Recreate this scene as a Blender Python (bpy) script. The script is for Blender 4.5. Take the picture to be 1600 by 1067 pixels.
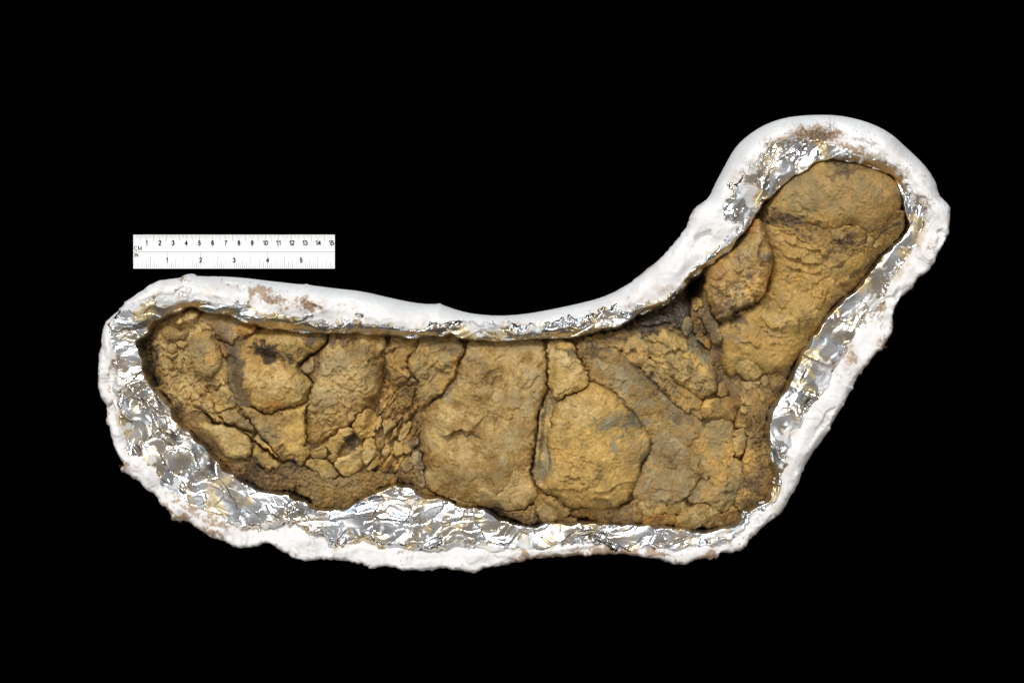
import bpy, math, random
import numpy as np
from mathutils import Vector

# ------------------------------------------------------------------ camera, world, lamps, exposure
scene = bpy.context.scene
for o in list(bpy.data.objects):
    bpy.data.objects.remove(o)
rng = random.Random(7)

CAM_D = 3.0                       # camera to the plane of the specimen's face
H0 = 0.075                        # height of that plane above the table
S_GROUND = 1.0 / 2058.0           # metres for one photo pixel at the table (from the ruler)
S = S_GROUND * CAM_D / (CAM_D + H0)
CX, CY = 800.0, 533.5

cam = bpy.data.cameras.new('camera')
cam_ob = bpy.data.objects.new('camera', cam)
scene.collection.objects.link(cam_ob)
cam_ob.location = (0, 0, CAM_D + H0)
cam.sensor_width = 36.0
cam.lens = 36.0 * CAM_D / (1600 * S)
cam.clip_start = 0.05
cam.clip_end = 100
scene.camera = cam_ob

world = bpy.data.worlds.new('World')
scene.world = world
world.use_nodes = True
bg = world.node_tree.nodes['Background']
# gradient added for foil reflections, as a dim room: warm grey above, darker below
wnt = world.node_tree
wtc = wnt.nodes.new('ShaderNodeTexCoord')
wsep = wnt.nodes.new('ShaderNodeSeparateXYZ')
wramp = wnt.nodes.new('ShaderNodeValToRGB')
wramp.color_ramp.elements[0].position = 0.35
wramp.color_ramp.elements[0].color = (0.06, 0.055, 0.05, 1)
wramp.color_ramp.elements[1].position = 1.0
wramp.color_ramp.elements[1].color = (0.27, 0.25, 0.225, 1)
wnt.links.new(wtc.outputs['Generated'], wsep.inputs[0])
wnt.links.new(wsep.outputs['Z'], wramp.inputs[0])
wnt.links.new(wramp.outputs[0], bg.inputs[0])
bg.inputs[1].default_value = 1.0


def lamp(name, loc, target, sx, sy, power, col):
    l = bpy.data.lights.new(name, 'AREA')
    l.shape = 'RECTANGLE'
    l.size, l.size_y = sx, sy
    l.energy = power
    l.color = col
    o = bpy.data.objects.new(name, l)
    scene.collection.objects.link(o)
    o.location = loc
    o.rotation_euler = (Vector(target) - Vector(loc)).to_track_quat('-Z', 'Y').to_euler()
    return o


lamp('studio_lamp_key', (-0.4, 1.6, 2.1), (0, 0, 0.05), 1.0, 0.7, 52, (1.0, 0.985, 0.96))
lamp('studio_lamp_window', (0.1, 2.6, 0.8), (0, 0, 0.05), 2.4, 0.5, 11, (0.68, 0.84, 1.0))
lamp('added_fill_front', (0.3, -1.5, 2.4), (0, 0, 0.05), 0.8, 0.5, 6, (1.0, 0.98, 0.96))  # unseen lamp added to make the foil sparkle
lamp('added_fill_left', (-1.8, -0.3, 2.0), (0, 0, 0.05), 0.6, 0.7, 12, (1.0, 0.98, 0.96))  # unseen fill light added from the left
lamp('added_fill_right', (1.9, 0.3, 2.0), (0, 0, 0.05), 0.5, 0.6, 8, (1.0, 0.98, 0.96))  # unseen fill light added from the right

scene.view_settings.view_transform = 'Standard'
scene.view_settings.look = 'None'
scene.view_settings.exposure = 0.12
scene.view_settings.gamma = 1.0
scene.view_settings.use_curve_mapping = False
scene.render.resolution_x = 1024
scene.render.resolution_y = 682

# ------------------------------------------------------------------ noise fields (1 cell = 1 photo pixel)
FW, FH = 1620, 1080


def band(seed, lo, hi, beta=1.0, ang=0.0, ratio=1.0):
    r = np.random.default_rng(seed)
    w = r.standard_normal((FH, FW)).astype(np.float32)
    ky = np.fft.fftfreq(FH)[:, None]
    kx = np.fft.rfftfreq(FW)[None, :]
    c, s = math.cos(ang), math.sin(ang)
    # features are stretched along direction ang by ratio
    u = (kx * c + ky * s) * ratio
    v = -kx * s + ky * c
    k = np.sqrt(u * u + v * v) + 1e-6
    f = k ** (-beta) * np.exp(-(k * lo) ** 2 * 1.8) * (1 - np.exp(-(k * hi) ** 2))
    n = np.fft.irfft2(np.fft.rfft2(w) * f, s=(FH, FW))
    n -= n.mean()
    n /= n.std()
    return n.astype(np.float32)


def samp(F, X, Y):
    x0 = np.floor(X).astype(np.int32)
    y0 = np.floor(Y).astype(np.int32)
    fx = (X - x0).astype(np.float32)
    fy = (Y - y0).astype(np.float32)
    x0 %= FW
    y0 %= FH
    x1 = (x0 + 1) % FW
    y1 = (y0 + 1) % FH
    return ((F[y0, x0] * (1 - fx) + F[y0, x1] * fx) * (1 - fy)
            + (F[y1, x0] * (1 - fx) + F[y1, x1] * fx) * fy)


def sstep(a, b, x):
    t = np.clip((x - a) / (b - a), 0, 1)
    return t * t * (3 - 2 * t)


def terr(n, k, sharp=0.78):
    v = n * k
    f = np.floor(v)
    t = v - f
    return (f + sstep(sharp, 1.0, t) * 0.8 + 0.2 * t) / k


N_LARGE = band(1, 60, 260, 1.5)
N_MID = band(2, 14, 90, 2.0)
N_MID2 = band(3, 10, 60, 1.8)
N_SMALL = band(4, 3, 16, 1.2)
N_FINE = band(5, 1.4, 6, 0.8)
N_WX = band(6, 6, 40, 1.5)
N_WY = band(7, 6, 40, 1.5)
N_DIAG = band(8, 4, 40, 1.4, -0.6, 3.5)     # streaks rising to the right
N_DIAG2 = band(9, 4, 40, 1.4, 0.75, 3.5)    # streaks falling to the right
N_SHARD = band(10, 3, 26, 1.2, -1.05, 4.0)
N_COL = band(11, 14, 140, 1.3)
N_COL2 = band(12, 5, 50, 1.2)
N_COL3 = band(13, 1.5, 12, 0.9)

# ------------------------------------------------------------------ outlines traced from the photo
VIEW = {'A': (140, 410, 3.953), 'B': (140, 640, 3.953), 'C': (500, 450, 3.953), 'D': (500, 660, 3.953),
        'E': (840, 420, 3.953), 'F': (840, 640, 3.953), 'G': (1070, 160, 3.679), 'H': (1070, 400, 3.679),
        'a': (200, 470, 6.667), 'b': (240, 620, 6.667), 'c': (420, 500, 6.667), 'd': (420, 650, 6.667),
        'e': (630, 510, 6.667), 'f': (630, 670, 6.667), 'g': (840, 510, 6.667), 'h': (820, 670, 6.667),
        'i': (1020, 400, 6.667), 'j': (1020, 540, 6.667), 'k': (1000, 680, 6.667), 'l': (1180, 240, 6.667),
        'm': (1180, 360, 6.667), 'p': (0, 0, 1.0)}


def V(key, pts):
    ox, oy, s = VIEW[key]
    return [(ox + x / s, oy + y / s) for x, y in pts]


OUTER = [(151.4, 597), (152.6, 562), (156.4, 521), (160, 506), (173, 491), (190.6, 478), (193, 471), (216, 455.5),
         (241, 439), (256, 436.5), (278, 434), (283, 429.5), (297, 427), (302, 431.5), (337, 431.5), (368, 433),
         (418, 439), (471, 445), (475, 442.6), (478, 445), (500, 448), (525, 451), (563, 455), (601, 464),
         (631.5, 470.7), (657, 474.8), (682, 475.3), (685.4, 473.3), (688.5, 476), (715, 485.4), (740, 491),
         (778, 494), (816, 491.7), (854, 485.4), (900, 475.8), (941, 465.5), (966.5, 454), (986.7, 442.8),
         (996.8, 434), (1014.5, 420), (1040, 397), (1057, 378), (1070, 361), (1079.5, 345), (1081, 336.7),
         (1087.7, 323), (1105, 313.6), (1115, 301), (1120, 288), (1138, 255), (1151.5, 230.7), (1165, 215.7),
         (1184, 201), (1206, 189), (1233, 180.4), (1260, 177), (1287.5, 175.8), (1314.6, 177), (1342, 181.7),
         (1369, 190.4), (1396, 205), (1415, 221), (1437, 241.5), (1456, 263), (1467, 282), (1472, 304),
         (1480.4, 315), (1487.8, 323), (1487.8, 336.7), (1485.9, 347.5), (1484.5, 361), (1472, 385.6),
         (1461, 404.6), (1448, 426), (1430, 438), (1427.4, 450), (1420.6, 453), (1404, 473.4), (1396, 484),
         (1394.8, 502), (1399, 510), (1393.5, 518), (1386.7, 530.5), (1385, 537), (1380, 546.8), (1371.7, 548),
         (1366, 555), (1352.7, 571), (1339, 593), (1322.8, 625.6), (1303.8, 658), (1284.7, 690), (1262, 722),
         (1252, 748), (1240, 771.5), (1219.5, 805.7), (1199, 817), (1181.5, 834.8), (1168.9, 847.4),
         (1163.8, 855), (1156, 862), (1150, 860), (1126, 865), (1123, 870), (1113, 872), (1093, 874),
         (1077.8, 880.3), (1069, 884), (1055, 881.6), (1042.4, 877.8), (1027, 871.5), (1002, 869), (981.7, 866.4),
         (948.8, 866.4), (890.6, 869), (840, 871.5), (818.7, 875), (788, 882.6), (768, 885), (753, 890),
         (740, 896.5), (722.6, 894), (710, 889), (694.8, 888.4), (664.4, 892), (649, 889.7), (641.7, 891.5),
         (621.4, 890.7), (617.6, 886.4), (606, 882.6), (593.6, 885), (583.5, 890), (570.8, 885), (554.4, 878),
         (538, 876.3), (517.7, 874.5), (500, 875), (481.5, 875.8), (458.7, 870), (436, 860), (425.9, 851),
         (410.7, 847.4), (400.6, 856.8), (372.7, 855), (362.6, 852), (355, 846), (342.4, 842.4), (327, 837),
         (317, 831), (302, 821), (289, 814.6), (277.9, 814.6), (275, 810.8), (267.8, 812), (270.3, 805.7),
         (264, 800.6), (253.8, 791.8), (247.5, 785.5), (245, 776.6), (228.5, 764), (214.6, 748.8), (208.3, 748.8),
         (198, 738.7), (188, 736), (186.8, 729.8), (193, 727), (189.3, 719.7), (181.7, 707), (175.4, 688),
         (170.4, 667.8), (164, 661.5), (164, 655), (166.6, 637.7), (159, 625), (151.4, 610)]

PLINE = [(178, 546.6), (176.7, 531.4), (175.4, 516), (183, 498.5), (194, 483), (216, 473), (241, 468),
         (271.5, 467), (292, 462), (304, 467), (327, 470.7), (347.4, 476), (367.7, 478), (383, 473), (395.5, 481),
         (405.6, 493.5), (426, 494.7), (451, 497), (476.5, 496), (494, 501), (525, 502), (550.6, 498), (561, 500.6),
         (583.5, 502), (621.4, 505.7), (657, 513), (677, 504.4), (702, 502), (727.7, 503), (753, 504.4), (778, 504.4),
         (803.6, 510.7), (828.9, 509.4), (854, 505.7), (879.5, 498), (905.8, 498.4), (936, 488), (961.4, 482),
         (981.7, 484), (1002, 480), (1029.7, 473), (1042, 467.6), (1060.6, 447), (1073, 432), (1086, 419.5),
         (1105, 404.6), (1127, 383), (1151.5, 364), (1164, 350), (1146, 345), (1135, 336.7), (1128.4, 325.8),
         (1146, 304), (1154, 288), (1176, 263), (1184, 249.7), (1203, 230.7), (1222, 218.4), (1246.7, 215.7),
         (1260, 218.4), (1282, 218.4), (1301, 228), (1322.8, 237.5), (1342, 242), (1355, 250), (1380, 249),
         (1399, 258.6), (1412, 274), (1425, 296), (1436, 315), (1450.5, 330), (1450.5, 345), (1437, 374.7),
         (1428.8, 391), (1412.5, 415.5), (1400, 432), (1377, 468), (1342, 503), (1320, 538.6), (1309, 560),
         (1295.6, 593), (1276.6, 617.4), (1260, 642), (1235.8, 671.8), (1230, 685), (1232, 698), (1229.6, 723.5),
         (1220, 740), (1217, 768), (1206, 784), (1194, 791), (1171, 804), (1168, 814), (1156, 829.7), (1138.5, 842.4),
         (1123, 845), (1093, 848.7), (1055, 860), (1040, 855), (1017, 856), (991.8, 852.5), (961.4, 853.8),
         (941, 850), (921, 846), (890.6, 848.7), (865, 853), (849, 856), (816, 854.8), (778, 858.6), (737.8, 853.5),
         (710, 849.7), (677, 854.8), (641.7, 854.8), (611, 854.8), (596, 849.7), (573.4, 842), (553, 843.4),
         (535.4, 856), (522.8, 856), (510, 836), (494, 828.5), (469, 817), (441, 813.3), (420.8, 823.4), (395.5, 826),
         (367.7, 822), (355, 812), (332, 802), (312, 791.8), (284, 776.6), (261.4, 766.5), (248.8, 748.8),
         (238.7, 731), (226, 718.4), (210.8, 713.4), (198, 688), (189.3, 667.8), (191.9, 640), (189.3, 630),
         (185.5, 617.4), (188, 597), (181.7, 572)]

RLINE = [(207, 536.5), (223.5, 521), (233.6, 506), (254, 492), (276.6, 482), (299.4, 477.8), (317, 484.6),
         (342.4, 488.4), (362.6, 490.4), (377.8, 498.5), (395.5, 505), (423, 512.5), (451, 516), (494, 518.5),
         (533, 518), (568, 519.6), (601, 522), (644, 525.4), (687, 523.4), (707.4, 524), (722.6, 527), (753, 531),
         (778, 530.4), (816, 528.4), (854, 526.7), (895.7, 525), (928.5, 517), (956, 510.6), (976.6, 506),
         (1004, 487), (1031, 479), (1046, 470.6), (1065, 450), (1078, 435), (1091, 424), (1108, 412.8),
         (1132.5, 396.5), (1159.7, 372), (1170.6, 355.7), (1174.6, 334), (1189.6, 320), (1206, 304), (1216.8, 290.5),
         (1238.5, 277), (1260, 263), (1276.6, 252.4), (1295.6, 248.3), (1314.6, 249), (1342, 251.8), (1355, 256.5),
         (1369, 260.6), (1388, 271.4), (1401.6, 279.6), (1410, 290.5), (1416, 312), (1422, 334), (1423, 361),
         (1407, 377.5), (1388, 396.5), (1369, 417), (1344.5, 449), (1322.8, 468), (1301, 484), (1287.5, 508.7),
         (1268, 536), (1254.8, 560), (1244, 584.8), (1233, 609), (1216.8, 631), (1206, 650), (1201, 676),
         (1204, 695.7), (1209, 718.4), (1215, 741), (1212, 766), (1202, 781), (1189, 788), (1166, 800),
         (1162, 808), (1152, 819.6), (1120.8, 832), (1093, 834.8), (1055, 828.5), (1022, 823.4), (991.8, 822),
         (953.8, 823.4), (916, 819.6), (878, 818), (854, 822), (839, 828), (818.7, 827), (798.5, 819.4), (773, 808),
         (753, 798), (727.7, 798), (694.8, 784), (677, 781), (649, 779), (641.7, 764), (624, 760), (606, 765),
         (590, 768), (586, 776), (560.7, 786.5), (540.5, 801.7), (525, 800), (500, 798), (494, 799.4), (476.5, 786.7),
         (458.7, 778), (443.6, 771.5), (418, 774), (403, 769), (388, 756.4), (372.7, 751), (355, 741), (337, 721),
         (317, 698), (296.8, 683), (281.7, 670), (271, 653), (254, 627.6), (233.6, 607), (223.5, 574.4), (216, 554)]

PLINE = [(x, y + 4.5) if (520 < x < 985 and y < 520) else (x, y) for x, y in PLINE]


def chaikin(p, n=1):
    p = np.array(p, dtype=np.float64)
    for _ in range(n):
        q = np.roll(p, -1, axis=0)
        p = np.stack([0.75 * p + 0.25 * q, 0.25 * p + 0.75 * q], 1).reshape(-1, 2)
    return p


def sdf(X, Y, poly):
    """signed distance in photo pixels, positive inside"""
    p = np.asarray(poly, dtype=np.float32)
    X = X.astype(np.float32)
    Y = Y.astype(np.float32)
    d2 = np.full(X.shape, 1e12, np.float32)
    inside = np.zeros(X.shape, bool)
    n = len(p)
    for i in range(n):
        x0, y0 = p[i]
        x1, y1 = p[(i + 1) % n]
        ex, ey = x1 - x0, y1 - y0
        l2 = ex * ex + ey * ey + 1e-9
        wx, wy = X - x0, Y - y0
        t = np.clip((wx * ex + wy * ey) / l2, 0, 1)
        dx, dy = wx - ex * t, wy - ey * t
        np.minimum(d2, dx * dx + dy * dy, out=d2)
        c = (y0 > Y) != (y1 > Y)
        if ey != 0:
            inside ^= c & (X < x0 + ex * (Y - y0) / ey)
    d = np.sqrt(d2)
    return np.where(inside, d, -d)


def coarse_sdf(poly, x0=130, y0=150, x1=1520, y1=920, st=2.0):
    xs = np.arange(x0, x1, st)
    ys = np.arange(y0, y1, st)
    X, Y = np.meshgrid(xs, ys)
    F = sdf(X, Y, poly)

    def f(Xq, Yq):
        u = np.clip((Xq - x0) / st, 0, len(xs) - 1.01)
        v = np.clip((Yq - y0) / st, 0, len(ys) - 1.01)
        i = u.astype(np.int32)
        j = v.astype(np.int32)
        a = u - i
        b = v - j
        return (F[j, i] * (1 - a) + F[j, i + 1] * a) * (1 - b) + (F[j + 1, i] * (1 - a) + F[j + 1, i + 1] * a) * b
    return f


SD_O = coarse_sdf(chaikin(OUTER, 1))
SD_P = coarse_sdf(chaikin(PLINE, 1))
SD_R = coarse_sdf(chaikin(RLINE, 1))

def voronoi(X, Y, c, seed):
    r = np.random.default_rng(seed)
    gx = np.floor(X / c).astype(int)
    gy = np.floor(Y / c).astype(int)
    nx, ny = int(2600 / c) + 6, int(2600 / c) + 6
    jx = r.random((ny, nx)) * 0.9 + 0.05
    jy = r.random((ny, nx)) * 0.9 + 0.05
    hh = r.standard_normal((ny, nx, 3))
    d1 = np.full(X.shape, 1e9)
    d2 = np.full(X.shape, 1e9)
    ci = np.zeros(X.shape, int)
    cj = np.zeros(X.shape, int)
    for a in (-1, 0, 1):
        for b in (-1, 0, 1):
            i = np.clip(gx + a, 0, nx - 1)
            j = np.clip(gy + b, 0, ny - 1)
            px = (i + jx[j, i]) * c
            py = (j + jy[j, i]) * c
            d = np.sqrt((X - px) ** 2 + (Y - py) ** 2)
            m = d < d1
            d2 = np.where(m, d1, np.minimum(d2, d))
            ci = np.where(m, i, ci)
            cj = np.where(m, j, cj)
            d1 = np.where(m, d, d1)
    h = hh[cj, ci]
    px = (ci + jx[cj, ci]) * c
    py = (cj + jy[cj, ci]) * c
    return d2 - d1, h, X - px, Y - py


# ------------------------------------------------------------------ mesh building


def to_world(X, Y, Z):
    return np.stack([(X - CX) * S, (CY - Y) * S, H0 + Z * S], -1)


def new_object(name, mesh, parent=None):
    o = bpy.data.objects.new(name, mesh)
    scene.collection.objects.link(o)
    if parent is not None:
        o.parent = parent
    return o


def empty(name, loc=(0, 0, 0)):
    o = bpy.data.objects.new(name, None)
    o.empty_display_size = 0.02
    scene.collection.objects.link(o)
    o.location = loc
    return o


def mesh_from(name, co, faces, mat, parent=None, col=None, smooth=True, origin=None):
    """faces: (n,4) or (n,3) int array"""
    me = bpy.data.meshes.new(name)
    faces = np.asarray(faces, dtype=np.int32)
    k = faces.shape[1]
    off = np.zeros(3)
    if parent is not None:
        off = np.array(parent.location)
    me.vertices.add(len(co))
    me.vertices.foreach_set('co', (co - off).astype(np.float32).ravel())
    me.loops.add(faces.size)
    me.loops.foreach_set('vertex_index', faces.ravel())
    me.polygons.add(len(faces))
    me.polygons.foreach_set('loop_start', np.arange(0, faces.size, k, dtype=np.int32))
    me.polygons.foreach_set('use_smooth', np.full(len(faces), smooth))
    me.update(calc_edges=True)
    if col is not None:
        at = me.attributes.new('Col', 'FLOAT_COLOR', 'POINT')
        c4 = np.ones((len(co), 4), np.float32)
        c4[:, :col.shape[1]] = col
        at.data.foreach_set('color', c4.ravel())
    me.materials.append(mat)
    return new_object(name, me, parent)


def grid_mesh(X, Y, Z, sd, C, skirt=(), skirt_col=None):
    """mesh of the cells of a height grid where sd > 0, outline snapped to sd = 0.
    skirt: list of (outward, dz) rings below the outline"""
    h, w = X.shape
    st = X[0, 1] - X[0, 0]
    gy, gx = np.gradient(sd)
    gl = gx * gx + gy * gy
    gl = np.maximum(gl, 0.25 * st * st)
    keepv = sd > -0.98 * st
    quad = keepv[:-1, :-1] & keepv[1:, :-1] & keepv[1:, 1:] & keepv[:-1, 1:]
    # drop cells wholly outside
    ins = sd > 0
    quad &= ins[:-1, :-1] | ins[1:, :-1] | ins[1:, 1:] | ins[:-1, 1:]
    mv = np.where(sd < 0, -sd, 0)
    mv = np.minimum(mv, 1.0 * st)
    Xs = X + gx / gl * mv * st
    Ys = Y + gy / gl * mv * st
    idx = np.arange(h * w).reshape(h, w)
    # image y runs down, so this order faces up in the world
    q = np.stack([idx[:-1, :-1], idx[1:, :-1], idx[1:, 1:], idx[:-1, 1:]], -1)[quad]
    used = np.unique(q)
    remap = np.full(h * w, -1, np.int64)
    remap[used] = np.arange(len(used))
    q = remap[q]
    px = np.stack([Xs.ravel()[used], Ys.ravel()[used], Z.ravel()[used]], -1)
    col = C.reshape(h * w, -1)[used] if C is not None else None
    if skirt:
        e = np.concatenate([q[:, [0, 1]], q[:, [1, 2]], q[:, [2, 3]], q[:, [3, 0]]])
        key = np.sort(e, 1)
        key = key[:, 0] * (len(used) + 1) + key[:, 1]
        _, inv, cnt = np.unique(key, return_inverse=True, return_counts=True)
        be = e[cnt[inv] == 1]
        bv = np.unique(be)
        m2 = np.full(len(used), -1, np.int64)
        m2[bv] = np.arange(len(bv))
        nx = -(gx / np.sqrt(gl)).ravel()[used][bv]
        ny = -(gy / np.sqrt(gl)).ravel()[used][bv]
        base = px[bv]
        rings = [px]
        cols = [col]
        prev = bv
        nverts = len(px)
        qs = [q]
        for (ow, dz) in skirt:
            r = base.copy()
            r[:, 0] += nx * ow
            r[:, 1] += ny * ow
            if dz <= -900:
                r[:, 2] = dz + 900
            else:
                r[:, 2] += dz
            cur = nverts + np.arange(len(bv))
            nverts += len(bv)
            rings.append(r)
            if col is not None:
                cb = col[bv].copy()
                if skirt_col is not None and dz < -20:
                    cb[:, :3] = skirt_col
                cols.append(cb)
            a, b = m2[be[:, 0]], m2[be[:, 1]]
            qs.append(np.stack([prev_idx(prev, b), prev_idx(prev, a), cur[a], cur[b]], -1))
            prev = cur
        px = np.concatenate(rings)
        q = np.concatenate(qs)
        if col is not None:
            col = np.concatenate(cols)
    return to_world(px[:, 0], px[:, 1], px[:, 2]), q, col


def prev_idx(prev, i):
    return prev[i]


# ------------------------------------------------------------------ materials


def principled(name):
    m = bpy.data.materials.new(name)
    m.use_nodes = True
    nt = m.node_tree
    return m, nt, nt.nodes['Principled BSDF']


def attr_material(name, rough, spec, bump_scale, bump_dist, mottling, rough_var=0.1):
    m, nt, b = principled(name)
    at = nt.nodes.new('ShaderNodeAttribute')
    at.attribute_name = 'Col'
    tc = nt.nodes.new('ShaderNodeTexCoord')
    n1 = nt.nodes.new('ShaderNodeTexNoise')
    n1.inputs['Scale'].default_value = bump_scale
    n1.inputs['Detail'].default_value = 6
    n1.inputs['Roughness'].default_value = 0.65
    nt.links.new(tc.outputs['Object'], n1.inputs['Vector'])
    ramp = nt.nodes.new('ShaderNodeMapRange')
    ramp.inputs['From Min'].default_value = 0.3
    ramp.inputs['From Max'].default_value = 0.7
    ramp.inputs['To Min'].default_value = 1 - mottling
    ramp.inputs['To Max'].default_value = 1 + mottling
    nt.links.new(n1.outputs['Fac'], ramp.inputs['Value'])
    mul = nt.nodes.new('ShaderNodeVectorMath')
    mul.operation = 'SCALE'
    nt.links.new(at.outputs['Color'], mul.inputs[0])
    nt.links.new(ramp.outputs[0], mul.inputs['Scale'])
    nt.links.new(mul.outputs[0], b.inputs['Base Color'])
    n2 = nt.nodes.new('ShaderNodeTexNoise')
    n2.inputs['Scale'].default_value = bump_scale * 1.7
    n2.inputs['Detail'].default_value = 5
    nt.links.new(tc.outputs['Object'], n2.inputs['Vector'])
    bump = nt.nodes.new('ShaderNodeBump')
    bump.inputs['Strength'].default_value = 0.4
    bump.inputs['Distance'].default_value = bump_dist
    nt.links.new(n2.outputs['Fac'], bump.inputs['Height'])
    nt.links.new(bump.outputs[0], b.inputs['Normal'])
    rr = nt.nodes.new('ShaderNodeMapRange')
    rr.inputs['To Min'].default_value = rough - rough_var
    rr.inputs['To Max'].default_value = rough + rough_var
    nt.links.new(n2.outputs['Fac'], rr.inputs['Value'])
    nt.links.new(rr.outputs[0], b.inputs['Roughness'])
    b.inputs['Specular IOR Level'].default_value = spec
    return m


M_ROCK = attr_material('ochre_stone', 0.62, 0.32, 420, 0.0005, 0.16)
M_WETROCK = attr_material('varnished_stone', 0.40, 0.5, 420, 0.0005, 0.18)
M_TAR = attr_material('glossy_dark_clay', 0.36, 0.35, 500, 0.0006, 0.2)
M_PLASTER = attr_material('plaster', 0.8, 0.25, 300, 0.0003, 0.05)


def foil_material():
    m, nt, b = principled('aluminium_foil')
    at = nt.nodes.new('ShaderNodeAttribute')
    at.attribute_name = 'Col'
    nt.links.new(at.outputs['Color'], b.inputs['Base Color'])
    b.inputs['Metallic'].default_value = 1.0
    sep = nt.nodes.new('ShaderNodeMapRange')     # alpha channel of Col carries the roughness
    nt.links.new(at.outputs['Alpha'], sep.inputs['Value'])
    nt.links.new(sep.outputs[0], b.inputs['Roughness'])
    # plaster film: dull where alpha is high
    inv = nt.nodes.new('ShaderNodeMapRange')
    inv.inputs['From Min'].default_value = 0.45
    inv.inputs['From Max'].default_value = 0.8
    inv.inputs['To Min'].default_value = 1.0
    inv.inputs['To Max'].default_value = 0.0
    nt.links.new(at.outputs['Alpha'], inv.inputs['Value'])
    nt.links.new(inv.outputs[0], b.inputs['Metallic'])
    tc = nt.nodes.new('ShaderNodeTexCoord')
    n2 = nt.nodes.new('ShaderNodeTexNoise')
    n2.inputs['Scale'].default_value = 260
    n2.inputs['Detail'].default_value = 3
    nt.links.new(tc.outputs['Object'], n2.inputs['Vector'])
    bump = nt.nodes.new('ShaderNodeBump')
    bump.inputs['Strength'].default_value = 0.12
    bump.inputs['Distance'].default_value = 0.0004
    nt.links.new(n2.outputs['Fac'], bump.inputs['Height'])
    nt.links.new(bump.outputs[0], b.inputs['Normal'])
    return m


M_FOIL = foil_material()


def flat_material(name, col, rough=0.6, spec=0.3):
    m, nt, b = principled(name)
    tc = nt.nodes.new('ShaderNodeTexCoord')
    n = nt.nodes.new('ShaderNodeTexNoise')
    n.inputs['Scale'].default_value = 150
    nt.links.new(tc.outputs['Object'], n.inputs['Vector'])
    mr = nt.nodes.new('ShaderNodeMapRange')
    mr.inputs['To Min'].default_value = 0.96
    mr.inputs['To Max'].default_value = 1.04
    nt.links.new(n.outputs['Fac'], mr.inputs['Value'])
    sc = nt.nodes.new('ShaderNodeVectorMath')
    sc.operation = 'SCALE'
    sc.inputs[0].default_value = col
    nt.links.new(mr.outputs[0], sc.inputs['Scale'])
    nt.links.new(sc.outputs[0], b.inputs['Base Color'])
    b.inputs['Roughness'].default_value = rough
    b.inputs['Specular IOR Level'].default_value = spec
    return m


M_RULER = flat_material('white_card', (0.97, 0.97, 0.97), 0.6, 0.2)
M_INK = flat_material('black_ink', (0.012, 0.012, 0.012), 0.7, 0.1)
M_GREYINK = flat_material('grey_ink', (0.13, 0.13, 0.13), 0.7, 0.1)
M_BURLAP = flat_material('burlap', (0.36, 0.25, 0.15), 0.9, 0.1)

# ------------------------------------------------------------------ setting: black table
bm = bpy.data.materials.new('black_velvet')
bm.use_nodes = True
nt = bm.node_tree
nt.nodes.remove(nt.nodes['Principled BSDF'])
df = nt.nodes.new('ShaderNodeBsdfDiffuse')
df.inputs['Color'].default_value = (0, 0, 0, 1)
nt.links.new(df.outputs[0], nt.nodes['Material Output'].inputs['Surface'])
L = 2.5
back = mesh_from('ground', np.array([(-L, -L, 0), (L, -L, 0), (L, L, 0), (-L, L, 0)], float), [(0, 1, 2, 3)], bm,
                 smooth=False)
back['kind'] = 'structure'

# ------------------------------------------------------------------ plaster field jacket
ZTABLE = -H0 / S


def idw(X, Y, pts, p=3.0):
    num = np.zeros(X.shape)
    den = np.zeros(X.shape)
    for x, y, v in pts:
        w = 1.0 / ((X - x) ** 2 + (Y - y) ** 2 + 60.0) ** (p / 2)
        num += w * v
        den += w
    return num / den


SMOOTH_PTS = [(215, 455, .5), (300, 432, .8), (360, 433, 1), (420, 440, 1), (480, 446, 1), (540, 452, 1), (590, 460, 1),
              (640, 472, 1), (700, 480, 1), (780, 494, 1), (840, 488, 1), (900, 476, 1), (950, 462, .9), (1000, 430, .5),
              (1040, 397, .35), (1085, 325, .3), (1110, 305, .7), (1140, 250, 1), (1165, 215, 1), (1200, 190, 1),
              (1250, 178, 1), (1290, 176, 1), (1340, 182, 1), (1380, 195, 1), (1420, 225, 1), (1450, 255, .9),
              (1470, 295, .6), (1487, 330, .1), (1472, 385, 0), (1430, 438, 0), (1396, 490, 0), (1366, 555, 0),
              (1320, 630, .1), (1270, 715, .2), (1240, 770, .2), (1190, 825, .1), (1140, 863, 0), (1069, 884, 0),
              (1000, 869, 0), (920, 868, 0), (840, 871, 0), (740, 896, 0), (650, 890, 0), (560, 880, 0), (480, 875, 0),
              (400, 855, 0), (320, 832, 0), (265, 800, 0), (215, 750, 0), (185, 715, 0), (165, 650, 0), (151, 600, .1),
              (155, 550, .2), (160, 505, .3), (190, 476, .4)]

PITS = [(1100, 370, 15, 6, -0.5, 9), (1357, 224, 19, 5, 0.35, 8), (624, 864, 6, 4, 0.6, 8), (563, 495, 5, 6, 0.3, 14),
        (1437, 312, 12, 5, 0.8, 7), (172, 640, 5, 14, 0.2, 6), (1467, 372, 6, 16, 0.5, 6), (1390, 470, 6, 26, 0.7, 6),
        (285, 452, 14, 5, -0.5, 4), (365, 446, 18, 4, 0.25, 4), (420, 466, 26, 8, 0.35, 4), (486, 480, 16, 7, 0.3, 6),
        (1126, 850, 16, 5, -0.4, 6), (175, 580, 5, 16, 0.1, 6), (1180, 812, 12, 8, -0.5, 4), (1290, 655, 5, 24, 0.6, 4)]


def ellipse(X, Y, cx, cy, rx, ry, ang):
    c, s = math.cos(ang), math.sin(ang)
    u = ((X - cx) * c + (Y - cy) * s) / rx
    v = (-(X - cx) * s + (Y - cy) * c) / ry
    return u * u + v * v


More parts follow.
